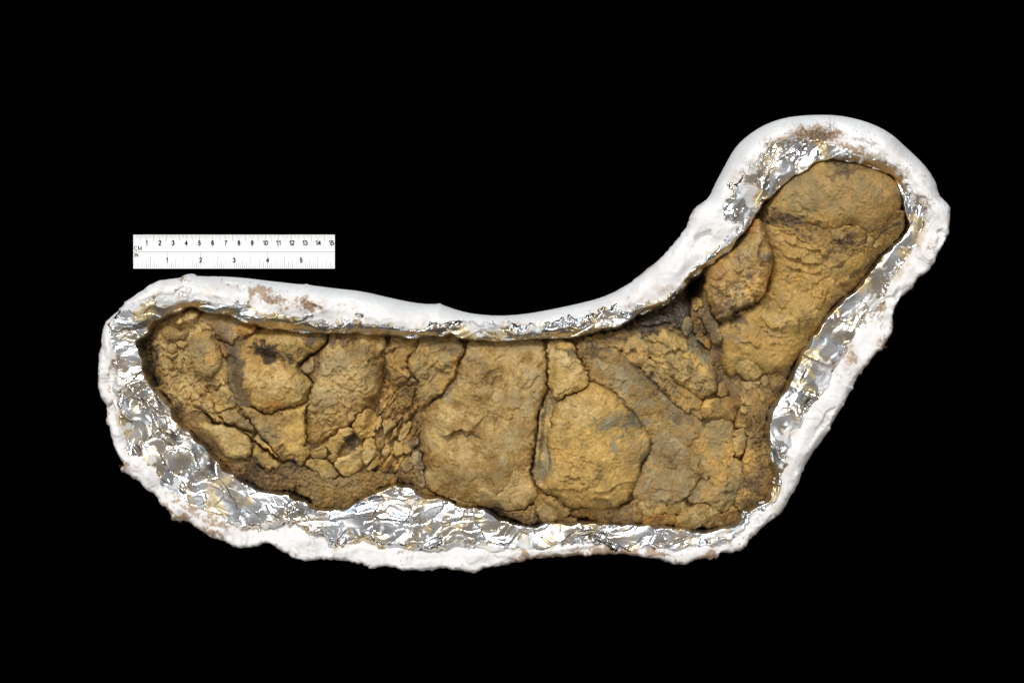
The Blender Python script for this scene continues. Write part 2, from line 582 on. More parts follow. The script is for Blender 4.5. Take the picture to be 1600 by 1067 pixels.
# brown stains of burlap and dirt on the plaster: (cx, cy, rx, ry, angle, strength)
PLASTER_STAINS = [(1275, 210, 36, 13, 0.1, 1.1), (1340, 236, 40, 9, 0.35, .7), (1385, 262, 26, 9, 0.8, .8),
                  (1440, 318, 28, 13, 0.7, .7), (1420, 300, 20, 8, 1.0, .6), (1218, 222, 26, 8, -0.5, .7),
                  (1165, 275, 30, 7, -0.9, .5), (1060, 440, 40, 8, -0.75, .45), (985, 478, 50, 7, -0.25, .5),
                  (1010, 465, 30, 8, -0.3, .35), (285, 440, 8, 8, 0, .8), (292, 455, 10, 6, -0.6, .6),
                  (362, 447, 26, 6, 0.3, .7), (425, 466, 34, 13, 0.35, 1.0), (480, 478, 26, 11, 0.2, .9),
                  (520, 474, 40, 6, 0.2, .6), (545, 484, 24, 5, 0.4, .5), (170, 600, 7, 60, 0.05, .7),
                  (165, 640, 6, 24, 0, .7), (175, 530, 8, 22, 0, .5), (300, 790, 70, 9, 0.5, .9),
                  (275, 806, 40, 8, 0.6, 1.0), (340, 838, 60, 5, 0.4, .8), (330, 815, 50, 6, 0.45, .6),
                  (195, 735, 12, 8, 0.5, .9), (480, 868, 30, 6, 0.3, .6), (430, 850, 14, 4, 0.3, .5),
                  (905, 869.5, 80, 4.5, -0.02, 2.2), (960, 858, 90, 4, 0.02, .9), (1020, 866, 40, 4, 0.2, 1.0),
                  (1110, 866, 34, 7, -0.2, 1.1), (1160, 850, 16, 8, -0.8, .6), (1190, 805, 26, 10, -0.7, .5),
                  (1150, 835, 22, 7, -0.5, .5), (1300, 610, 6, 60, 0.55, .35), (1265, 665, 5, 30, 0.6, .4),
                  (1375, 480, 5, 40, 0.65, .9), (1330, 560, 8, 14, 0.4, .9), (1382, 535, 10, 16, 0.5, .9),
                  (1420, 445, 10, 10, 0, .6), (1455, 385, 6, 30, 0.5, .6), (1475, 340, 8, 14, 0.2, .5),
                  (640, 490, 60, 5, 0.15, .35), (620, 478, 12, 3, 0.3, .35), (1095, 345, 20, 10, -0.8, .25)]

st = 1.2
X, Y = np.meshgrid(np.arange(144, 1496, st), np.arange(168, 906, st))
smooth_w = np.clip(idw(X[::6, ::6], Y[::6, ::6], SMOOTH_PTS), 0, 1)
smooth_w = np.kron(smooth_w, np.ones((6, 6)))[:X.shape[0], :X.shape[1]]
# soften the blocks
for _ in range(3):
    k = 7
    c = np.cumsum(np.pad(smooth_w, ((k, k), (0, 0)), 'edge'), 0)
    smooth_w = (c[2 * k:] - c[:-2 * k]) / (2 * k)
    c = np.cumsum(np.pad(smooth_w, ((0, 0), (k, k)), 'edge'), 1)
    smooth_w = (c[:, 2 * k:] - c[:, :-2 * k]) / (2 * k)
rag = 1 - smooth_w
wa = 0.6 + 2.0 * rag
so = SD_O(X, Y) + rag * (0.9 * samp(N_WX, X, Y) + 0.5 * samp(N_SMALL, X, Y) * sstep(-0.3, 0.8, samp(N_MID2, X, Y)))
sp = SD_P(X, Y) + 2.4 * samp(N_WX, X * 1.3, Y * 1.3) + 1.0 * samp(N_SMALL, X, Y) * sstep(-0.5, 0.8, samp(N_MID2, X + 50, Y))
Rs = 7 + 31 * smooth_w
Hs = 9 + 62 * smooth_w
u = np.clip(so / Rs, 0, 1)
z = -Hs * (1 - np.sqrt(np.clip(1 - (1 - u) ** 2, 0, 1)))
tt = np.clip(SD_O(X, Y) / np.maximum(SD_O(X, Y) - SD_P(X, Y), 1.0), 0, 1.3)
top = sstep(0.15, 0.6, tt)
z += 7 * samp(N_LARGE, X * 1.3, Y * 1.3) * 0.5
z -= 7 * sstep(0.6, 1.0, tt) * (0.4 + 0.6 * rag) + 1.1 * np.maximum(SD_P(X, Y), 0)
fold = terr(samp(N_MID, X + 3 * samp(N_MID2, X, Y), Y + 3 * samp(N_MID2, X + 200, Y)), 1.0, 0.3)
onrim = np.clip(rag + top * 0.9, 0, 1)
patch = sstep(0.2, 1.3, samp(N_MID2, X + 400, Y))
z += onrim * (2.6 * fold + 1.3 * samp(N_MID, X + 90, Y + 700) + 0.5 * samp(N_MID2, X, Y) + (0.03 + 0.2 * patch) * samp(N_SMALL, X, Y) + (0.02 + 0.07 * patch) * samp(N_FINE, X, Y))
# combed streaks along the smooth flank
r1 = np.random.default_rng(5).standard_normal(4000)
r1 = np.convolve(r1, np.ones(3) / 3, 'same')
ph = np.clip((so * 2.0 + 10 * samp(N_LARGE, X, Y) + 1.5 * samp(N_MID, X, Y) + 200) * 4, 0, 3990)
streak = np.interp(ph, np.arange(4000), r1)
z += (1 - onrim * 0.8) * 0.5 * streak * smooth_w
z += smooth_w * (1 - top) * 1.5 * terr(samp(N_LARGE, X * 1.6 + 77, Y * 1.6) + 0.3 * samp(N_MID, X, Y), 2.2, 0.8)
pitm = np.zeros(X.shape)
for (cx, cy, rx, ry, an, dp) in PITS:
    e = ellipse(X + 2 * samp(N_WX, X, Y), Y + 2 * samp(N_WY, X, Y), cx, cy, rx, ry, an)
    z -= dp * sstep(1.25, 0.7, e)
tiny = samp(N_FINE, X * 0.8, Y * 0.8) + 0.6 * samp(N_MID2, X, Y)
z -= 1.6 * sstep(2.6, 3.2, tiny) * onrim
white = np.array([0.84, 0.83, 0.83])
cool = np.array([0.81, 0.82, 0.83])
C = white + (cool - white) * (smooth_w * (1 - top))[..., None]  # bluish light on the outer flank put into its colour
C = C * (1 + 0.015 * samp(N_COL, X, Y) + 0.035 * streak * smooth_w * (1 - top))[..., None]
warm = sstep(0.5, 2.2, samp(N_COL, X + 300, Y) + 0.5 * samp(N_COL2, X, Y)) * onrim
C = C + (np.array([0.66, 0.56, 0.46]) - C) * (0.45 * warm)[..., None]
stm = np.zeros(X.shape)
for (cx, cy, rx, ry, an, k) in PLASTER_STAINS:
    e = ellipse(X + 4 * samp(N_WX, X, Y), Y + 4 * samp(N_WY, X, Y), cx, cy, rx * 1.25, ry * 1.25, an)
    stm = np.maximum(stm, (k if cy < 300 or k > 2 else 0.8 * k) * np.exp(-e * 0.8))
grain = 0.5 + 0.5 * np.clip(samp(N_COL2, X, Y) * 0.55 + samp(N_COL3, X, Y) * 0.45, -1.5, 1.5)
stm2 = sstep(0.42, 0.62, stm * (0.50 + 0.75 * grain))
brown = np.array([0.40, 0.285, 0.19])
C = C + (brown - C) * np.clip(stm2 * 0.8 + 0.25 * np.clip(stm, 0, 1) * (sstep(.2, .6, stm)), 0, 0.92)[..., None]
# edge of the sacking shows where the plaster has broken off along the cut outline
edge = rag * sstep(3.5, 0.5, so) * sstep(0.3, 1.2, samp(N_MID2, X * 1.2, Y * 1.2))
C = C + (brown - C) * (0.75 * edge)[..., None]
# grit and specks of dirt
speck = sstep(2.3, 2.9, samp(N_COL3, X * 0.9 + 40, Y * 0.9) + 0.5 * samp(N_COL, X, Y)) * (0.35 + 0.65 * onrim)
C = C + (np.array([0.25, 0.18, 0.13]) - C) * (0.75 * speck)[..., None]
# yellow glue marks beside the foil
glue = sstep(-9, -1, sp) * sstep(0.6, 1.6, samp(N_MID, X + 200, Y))
C = C + (np.array([0.55, 0.42, 0.22]) - C) * (0.6 * glue)[..., None]
z -= 2.5 * np.maximum(sp - 0.5, 0)
dom = np.minimum(so, 5.0 - sp)
# plaster stays thick under the foil: the inner border runs down as the inside wall
co, q, col = grid_mesh(X, Y, z, dom, C, skirt=[(0.8, -8), (0.5, -28), (-3, -60), (-9, -900 + ZTABLE + 0.3)], skirt_col=(0.78, 0.76, 0.74))
jacket = empty('plaster_jacket', (0, 0, 0))
jacket['label'] = 'white plaster field jacket with ragged rim and crumpled foil lining around the brown fossil'
jacket['category'] = 'plaster jacket'
mesh_from('plaster_shell', co, q, M_PLASTER, jacket, col)
Z_PLASTER = (X, Y, z)

# ------------------------------------------------------------------ aluminium foil lining
FA1, FA2, FA3 = band(31, 26, 90, 1.8, 0.75, 3.2), band(32, 14, 44, 1.7, 0.85, 3.0), band(33, 8, 24, 1.5, 0.6, 2.4)
FB1, FB2, FB3 = band(34, 26, 90, 1.8, -1.0, 4.0), band(35, 14, 44, 1.7, -0.9, 3.6), band(36, 8, 24, 1.5, -1.15, 2.6)
FC1, FC2, FC3 = band(37, 26, 90, 1.8, -0.15, 3.2), band(38, 14, 44, 1.7, -0.3, 2.8), band(39, 8, 24, 1.5, 0.15, 2.2)
FOLD4 = band(44, 4, 12, 1.0)
BOT_PTS = [(230, 500, 0), (300, 470, 0), (420, 500, 0), (560, 510, 0), (720, 520, 0), (880, 510, 0), (980, 495, 0),
           (1060, 450, 0), (1140, 380, 0), (1170, 320, .5), (1210, 270, .5), (1270, 245, .2), (1340, 248, 0),
           (1400, 280, 0), (1420, 330, .3), (1410, 390, .8), (1350, 470, 1), (1290, 560, 1), (1240, 640, 1),
           (1212, 720, .7), (1190, 790, .2), (1130, 835, .7), (1040, 840, .8), (950, 835, .8), (860, 838, .8),
           (760, 825, 1), (660, 815, 1), (560, 815, 1), (470, 800, 1), (380, 780, 1), (310, 730, 1), (250, 690, 1),
           (215, 620, 1), (195, 560, .8), (200, 510, .4)]
st = 1.0
X, Y = np.meshgrid(np.arange(166, 1462, st), np.arange(200, 872, st))
wx = samp(N_WX, X, Y)
wy = samp(N_WY, X, Y)
sp = SD_P(X, Y) + 3.2 * wx + 1.0 * samp(N_SMALL, X, Y)
sr = SD_R(X, Y) + 1.3 * wy
sp0 = np.maximum(SD_P(X, Y), 0)
b = np.maximum(-SD_R(X, Y), 0)
t = sp0 / np.maximum(sp0 + b, 1.0)
bot = np.clip(idw(X[::6, ::6], Y[::6, ::6], BOT_PTS), 0, 1)
bot = np.kron(bot, np.ones((6, 6)))[:X.shape[0], :X.shape[1]]
for _ in range(3):
    k = 8
    c = np.cumsum(np.pad(bot, ((k, k), (0, 0)), 'edge'), 0)
    bot = (c[2 * k:] - c[:-2 * k]) / (2 * k)
    c = np.cumsum(np.pad(bot, ((0, 0), (k, k)), 'edge'), 1)
    bot = (c[:, 2 * k:] - c[:, :-2 * k]) / (2 * k)
zP = 1.5 - 3.5 * np.ones(X.shape)
zP = zP + 3.5 * samp(N_LARGE, X * 1.3, Y * 1.3) - 1.5
zR = -13 * (1 - bot) - bot * np.clip(0.17 * (sp0 + b), 5, 16)
z = zP + (zR - zP) * (bot * t ** 1.1 + (1 - bot) * (t ** 2.2))
z -= np.maximum(SD_R(X, Y) - 1 + 1.6 * samp(N_MID2, X, Y) + 0.8 * wx, 0) * 8.0
z -= np.maximum(SD_R(X, Y) - 4, 0) * 5
jx = X + 5 * samp(N_MID, X, Y)
jy = Y + 5 * samp(N_MID, X + 700, Y)
wl = sstep(560, 380, X) * sstep(560, 640, Y)          # lower left: folds fall to the right
wr = sstep(1080, 1180, X) * sstep(800, 700, Y)        # right limb: folds rise to the right
wm = 1 - np.clip(wl + wr, 0, 1)


def pick(fa, fb, fc):
    return wl * samp(fa, jx, jy) + wr * samp(fb, jx, jy) + wm * samp(fc, jx, jy)


big = pick(FA1, FB1, FC1)
mid = pick(FA2, FB2, FC2)
sml = pick(FA3, FB3, FC3)
crush = sstep(-0.7, 0.9, samp(N_MID, X + 100, Y + 50))
cr = 3.0 * np.abs(big) + 0.8 * np.abs(mid)
for wgt, ang, off in ((wl, 0.75, 900), (wr, -1.0, 1500), (wm, -0.15, 500)):     # flat facets, long in the direction of the folds
    ca, sa = math.cos(ang), math.sin(ang)
    for cs, sd_, am in ((26.0, 71, 0.15), (13.0, 72, 0.06)):
        f, h, dx, dy = voronoi((jx * ca + jy * sa) * 0.42 + 700, -jx * sa + jy * ca + off, cs, sd_)
        cr += wgt * am * (0.6 * dx * h[..., 1] + dy * h[..., 2]).clip(-cs, cs)
cr += (0.3 + crush) * 1.2 * np.exp(-np.abs(mid - 0.3) / 0.25) + (0.2 + crush) * 0.5 * np.abs(sml)
cr += (0.15 + 0.5 * crush) * samp(FOLD4, X, Y) * 0.16
z += (cr - 2.4) * (0.35 + 0.65 * sstep(-4, 5, sp))
warm_refl = sstep(-0.8, 1.0, samp(N_COL, X * 1.1 + 500, Y * 1.1) + 0.4 * samp(N_COL2, X, Y))[..., None]
alu = np.array([0.70, 0.735, 0.785]) * (1 - warm_refl) + np.array([0.64, 0.585, 0.50]) * warm_refl  # warm tan reflections painted into the foil colour in patches
yel = sstep(0.35, 1.3, samp(N_COL, X * 1.4, Y * 1.4) + 0.55 * sstep(-10, 0, sr) * (1 - 0.8 * bot) + 0.35 * samp(N_COL2, X, Y) - 0.35 * bot)
C = np.ones(X.shape + (4,))
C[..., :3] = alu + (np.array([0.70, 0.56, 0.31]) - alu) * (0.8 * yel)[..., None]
rough = 0.26 + 0.05 * samp(N_COL, X, Y) + 0.12 * yel
# dried plaster smears near the rim
sm = sstep(0.7, 1.5, samp(N_COL, X + 150, Y + 80) + 1.2 * sstep(14, 0, sp) + 0.4 * samp(N_COL2, X + 60, Y) - 0.85) * sstep(1, 10, b)
C[..., :3] = C[..., :3] + (np.array([0.62, 0.63, 0.65]) - C[..., :3]) * (0.7 * sm)[..., None]
sm = sm  # dull film
rough = rough + (0.72 - rough) * sm * 0.9
C[..., 3] = np.clip(rough, 0.08, 0.9)
z -= 0.9 * np.maximum(-sp - 1.0, 0)
dom = np.minimum(sp + 7, 12 - sr)
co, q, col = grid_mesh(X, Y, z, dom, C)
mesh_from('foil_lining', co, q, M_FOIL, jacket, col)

# ------------------------------------------------------------------ the fossil: relief lines
ZF = np.zeros((FH, FW), np.float32)


def polyline_feature(pts, kind, amp, w, side=1, warp=1.6):
    pts = np.array(pts, float)
    pad = int(w * 4 + 8)
    x0 = max(int(pts[:, 0].min()) - pad, 0)
    x1 = min(int(pts[:, 0].max()) + pad, FW - 1)
    y0 = max(int(pts[:, 1].min()) - pad, 0)
    y1 = min(int(pts[:, 1].max()) + pad, FH - 1)
    Xi, Yi = np.meshgrid(np.arange(x0, x1), np.arange(y0, y1))
    wxi = N_WX[y0:y1, x0:x1]
    wyi = N_WY[y0:y1, x0:x1]
    ns = N_SMALL[y0:y1, x0:x1]
    Xw = Xi + warp * wxi + 0.5 * ns
    Yw = Yi + warp * wyi - 0.5 * ns
    best = np.full(Xi.shape, 1e9)
    sgn = np.zeros(Xi.shape)
    par = np.zeros(Xi.shape)
    seg = np.sqrt(((pts[1:] - pts[:-1]) ** 2).sum(1))
    cum = np.concatenate([[0], np.cumsum(seg)])
    for i in range(len(pts) - 1):
        ex, ey = pts[i + 1] - pts[i]
        l2 = ex * ex + ey * ey + 1e-9
        ax, ay = Xw - pts[i, 0], Yw - pts[i, 1]
        tt = np.clip((ax * ex + ay * ey) / l2, 0, 1)
        d = (ax - ex * tt) ** 2 + (ay - ey * tt) ** 2
        m = d < best
        best = np.where(m, d, best)
        sgn = np.where(m, np.sign(ex * ay - ey * ax), sgn)
        par = np.where(m, (cum[i] + tt * seg[i]) / cum[-1], par)
    d = np.sqrt(best)
    fade = np.clip(np.minimum(par, 1 - par) * 5, 0, 1)
    fade = fade * (0.75 + 0.35 * N_MID2[y0:y1, x0:x1].clip(-1, 1))
    if kind == 'groove':
        dz = -amp * np.exp(-(d / w) ** 2) * fade
    else:
        dz = np.where(sgn * side > 0, amp * np.exp(-d / w), -0.25 * amp * np.exp(-d / (0.35 * w))) * fade
    ZF[y0:y1, x0:x1] += dz


GROOVES = [
    ('c', [(510, 620), (680, 660), (880, 750), (1000, 770), (1060, 800)], 5, 1.3),
    ('c', [(920, 770), (915, 700), (970, 620), (1015, 680), (1010, 760)], 3.5, 1.2),
    ('c', [(680, 660), (680, 740)], 2, 1.0),
    ('c', [(390, 970), (360, 1000), (340, 1060)], 4, 1.4),
    ('c', [(610, 300), (700, 330), (760, 280), (800, 180)], 3, 1.3),
    ('c', [(240, 130), (310, 230), (350, 340)], 2.5, 1.2),
    ('b', [(600, 20), (640, 150), (660, 170)], 4, 1.1), ('b', [(410, 100), (520, 160), (560, 230)], 6, 1.6),
    ('b', [(540, 190), (640, 180), (700, 220), (760, 300)], 4, 1.1), ('b', [(500, 240), (480, 290), (430, 300)], 3, 1.1),
    ('b', [(640, 290), (690, 350), (680, 430), (620, 470)], 3, 1.1), ('b', [(520, 80), (570, 20)], 3, 1.1),
    ('b', [(720, 20), (710, 70), (740, 130), (700, 170)], 3, 1.1), ('b', [(1450, 480), (1440, 540), (1360, 570)], 3, 1.2),
    ('b', [(1280, 140), (1280, 190), (1240, 230)], 2, 1.1),
    ('e', [(550, 420), (450, 560), (300, 610), (240, 640)], 3, 1.3), ('e', [(430, 740), (520, 680), (600, 630)], 5, 1.5),
    ('e', [(880, 150), (900, 240), (870, 340), (700, 350)], 4, 1.2), ('e', [(1000, 400), (900, 520), (830, 600), (800, 660)], 4, 1.3),
    ('e', [(560, 590), (700, 580), (830, 580)], 2.5, 1.3), ('e', [(780, 760), (800, 820)], 3, 1.2),
    ('e', [(920, 770), (960, 800), (1020, 780)], 3, 1.1), ('e', [(1340, 540), (1240, 620)], 3, 1.1),
    ('e', [(1130, 360), (1230, 320), (1280, 250), (1460, 220)], 3, 1.3), ('e', [(1350, 480), (1380, 430), (1500, 380)], 4, 1.3),
    ('e', [(1200, 870), (1280, 800), (1340, 770)], 3, 1.2), ('e', [(160, 200), (190, 330), (300, 400), (400, 460), (520, 430), (620, 290)], 4, 1.5),
    ('f', [(260, 310), (260, 400), (270, 500)], 3, 1.1), ('f', [(350, 580), (370, 680)], 2.5, 1.1),
    ('f', [(1200, 280), (1150, 430), (1120, 560), (1000, 660), (870, 750)], 3.5, 2.2),
    ('f', [(1130, 660), (1120, 760), (1160, 830)], 2.5, 1.2), ('f', [(1250, 840), (1380, 760), (1400, 690)], 3, 1.2),
    ('g', [(120, 380), (220, 360), (300, 350)], 2.5, 1.1), ('g', [(190, 510), (210, 570)], 3, 1.0),
    ('g', [(1060, 560), (1060, 640)], 2, 1.0), ('g', [(1200, 800), (1280, 880)], 2.5, 1.2),
    ('i', [(780, 60), (850, 130), (900, 210), (960, 280), (1020, 360), (1085, 465)], 9, 1.8),
    ('i', [(560, 210), (680, 250), (760, 200), (830, 130)], 4, 1.4), ('G', [(390, 840), (470, 830)], 3, 1.4),
    ('G', [(130, 920), (220, 930), (270, 945)], 3, 1.3), ('i', [(1000, 600), (930, 640), (860, 630)], 5, 1.6),
    ('l', [(560, 130), (570, 230), (640, 320), (720, 440), (790, 510), (830, 500), (900, 580), (960, 700), (1050, 750)], 4, 1.3),
    ('l', [(640, 270), (700, 360), (790, 500)], 2.5, 1.2), ('l', [(390, 520), (450, 530), (540, 600), (560, 700)], 3, 1.1),
    ('l', [(300, 430), (420, 440), (520, 400)], 2.2, 1.1), ('l', [(450, 470), (480, 500)], 2, 1.0),
    ('l', [(830, 450), (900, 370), (930, 320), (800, 240)], 2.5, 1.1), ('l', [(910, 360), (990, 440), (1000, 540)], 2.5, 1.1),
    ('l', [(760, 640), (780, 800)], 3, 1.3), ('l', [(560, 640), (680, 680), (740, 760)], 3, 1.2),
    ('l', [(1060, 560), (1060, 600), (1150, 720)], 2, 1.1), ('l', [(160, 530), (210, 600), (220, 660)], 4, 1.4),
    ('m', [(560, 640), (690, 560), (800, 430), (900, 380), (1000, 320)], 5, 1.4), ('m', [(460, 500), (560, 640), (630, 780)], 4, 1.2),
    ('m', [(680, 560), (720, 600), (720, 720), (640, 720), (560, 650)], 3.5, 1.2), ('m', [(780, 570), (760, 700), (740, 800)], 5, 1.8),
    ('m', [(120, 690), (250, 780), (300, 810)], 4, 1.4), ('m', [(560, 880), (660, 830), (740, 850)], 3, 1.3),
    ('m', [(430, 420), (600, 440), (700, 470)], 2.5, 1.4), ('m', [(880, 480), (860, 580), (900, 640)], 4, 1.5),
    ('i', [(1110, 900), (1180, 960), (1250, 990)], 3, 1.2), ('i', [(1330, 500), (1280, 430), (1230, 410)], 3, 1.3),
    ('j', [(1060, 150), (1120, 230), (1170, 310)], 4, 1.3), ('j', [(820, 590), (850, 660), (930, 640)], 2.5, 1.3),
    ('j', [(640, 560), (640, 660), (600, 780)], 2.5, 1.3), ('k', [(720, 350), (725, 580), (700, 680)], 3, 1.2),
    ('k', [(760, 580), (850, 570)], 2, 1.0), ('k', [(690, 240), (720, 340)], 2, 1.0),
    ('k', [(1180, 550), (1240, 540)], 4, 1.4), ('k', [(560, 200), (570, 60), (640, 20), (720, 30)], 3, 1.2),
    ('h', [(470, 660), (560, 660), (740, 590), (830, 520)], 2.5, 1.8), ('h', [(280, 640), (500, 690), (660, 760), (800, 720)], 3.0, 2.0),
    ('h', [(1220, 80), (1230, 200), (1230, 330)], 2.5, 1.2), ('h', [(150, 860), (200, 940), (300, 1000)], 6, 1.8),
    ('h', [(860, 860), (900, 960), (960, 1010)], 4, 1.4), ('h', [(310, 720), (380, 780), (450, 840)], 9, 2.2),
    ('a', [(480, 420), (460, 470), (520, 570), (570, 640), (590, 780)], 4, 1.2), ('a', [(600, 210), (580, 280), (440, 290)], 3, 1.6),
    ('a', [(380, 550), (480, 600), (560, 580)], 3, 1.1), ('a', [(850, 790), (860, 700), (990, 650)], 2.5, 1.2),
    ('a', [(900, 870), (950, 870), (880, 960), (780, 1000)], 6, 1.8),
    ('b', [(380, 80), (480, 140), (560, 225), (680, 280), (780, 305), (900, 340), (1060, 400)], 13, 1.8),
    ('b', [(1040, 300), (1050, 380), (1018, 470), (1002, 680)], 13, 1.7),
    ('b', [(960, 400), (1020, 465), (1130, 545), (1230, 622), (1420, 730)], 13, 1.8),
    ('b', [(1070, 390), (1140, 465), (1230, 560), (1330, 660)], 11, 1.7),
    ('p', [(850, 535), (854, 560), (855, 590), (857, 607), (848, 625), (842, 650), (839, 672), (838, 690), (832, 720), (831, 742), (839, 764), (840, 775)], 15, 1.9),
    ('p', [(925, 592), (950, 605), (975, 628), (992, 647), (1008, 670), (1014, 690), (1017, 712)], 5, 1.4),
    ('c', [(605, 120), (600, 200), (545, 280), (440, 370), (285, 485)], 12, 1.7),
    ('p', [(463, 573), (478, 585), (488, 600), (483, 625), (479, 645), (476, 672), (477, 688), (482, 700)], 12, 1.6),
    ('e', [(640, 250), (560, 400), (545, 520), (460, 640), (350, 750), (200, 865), (140, 960)], 10, 1.8),
]
for key, pts, dp, w in GROOVES:
    polyline_feature(V(key, pts), 'groove', dp, w)

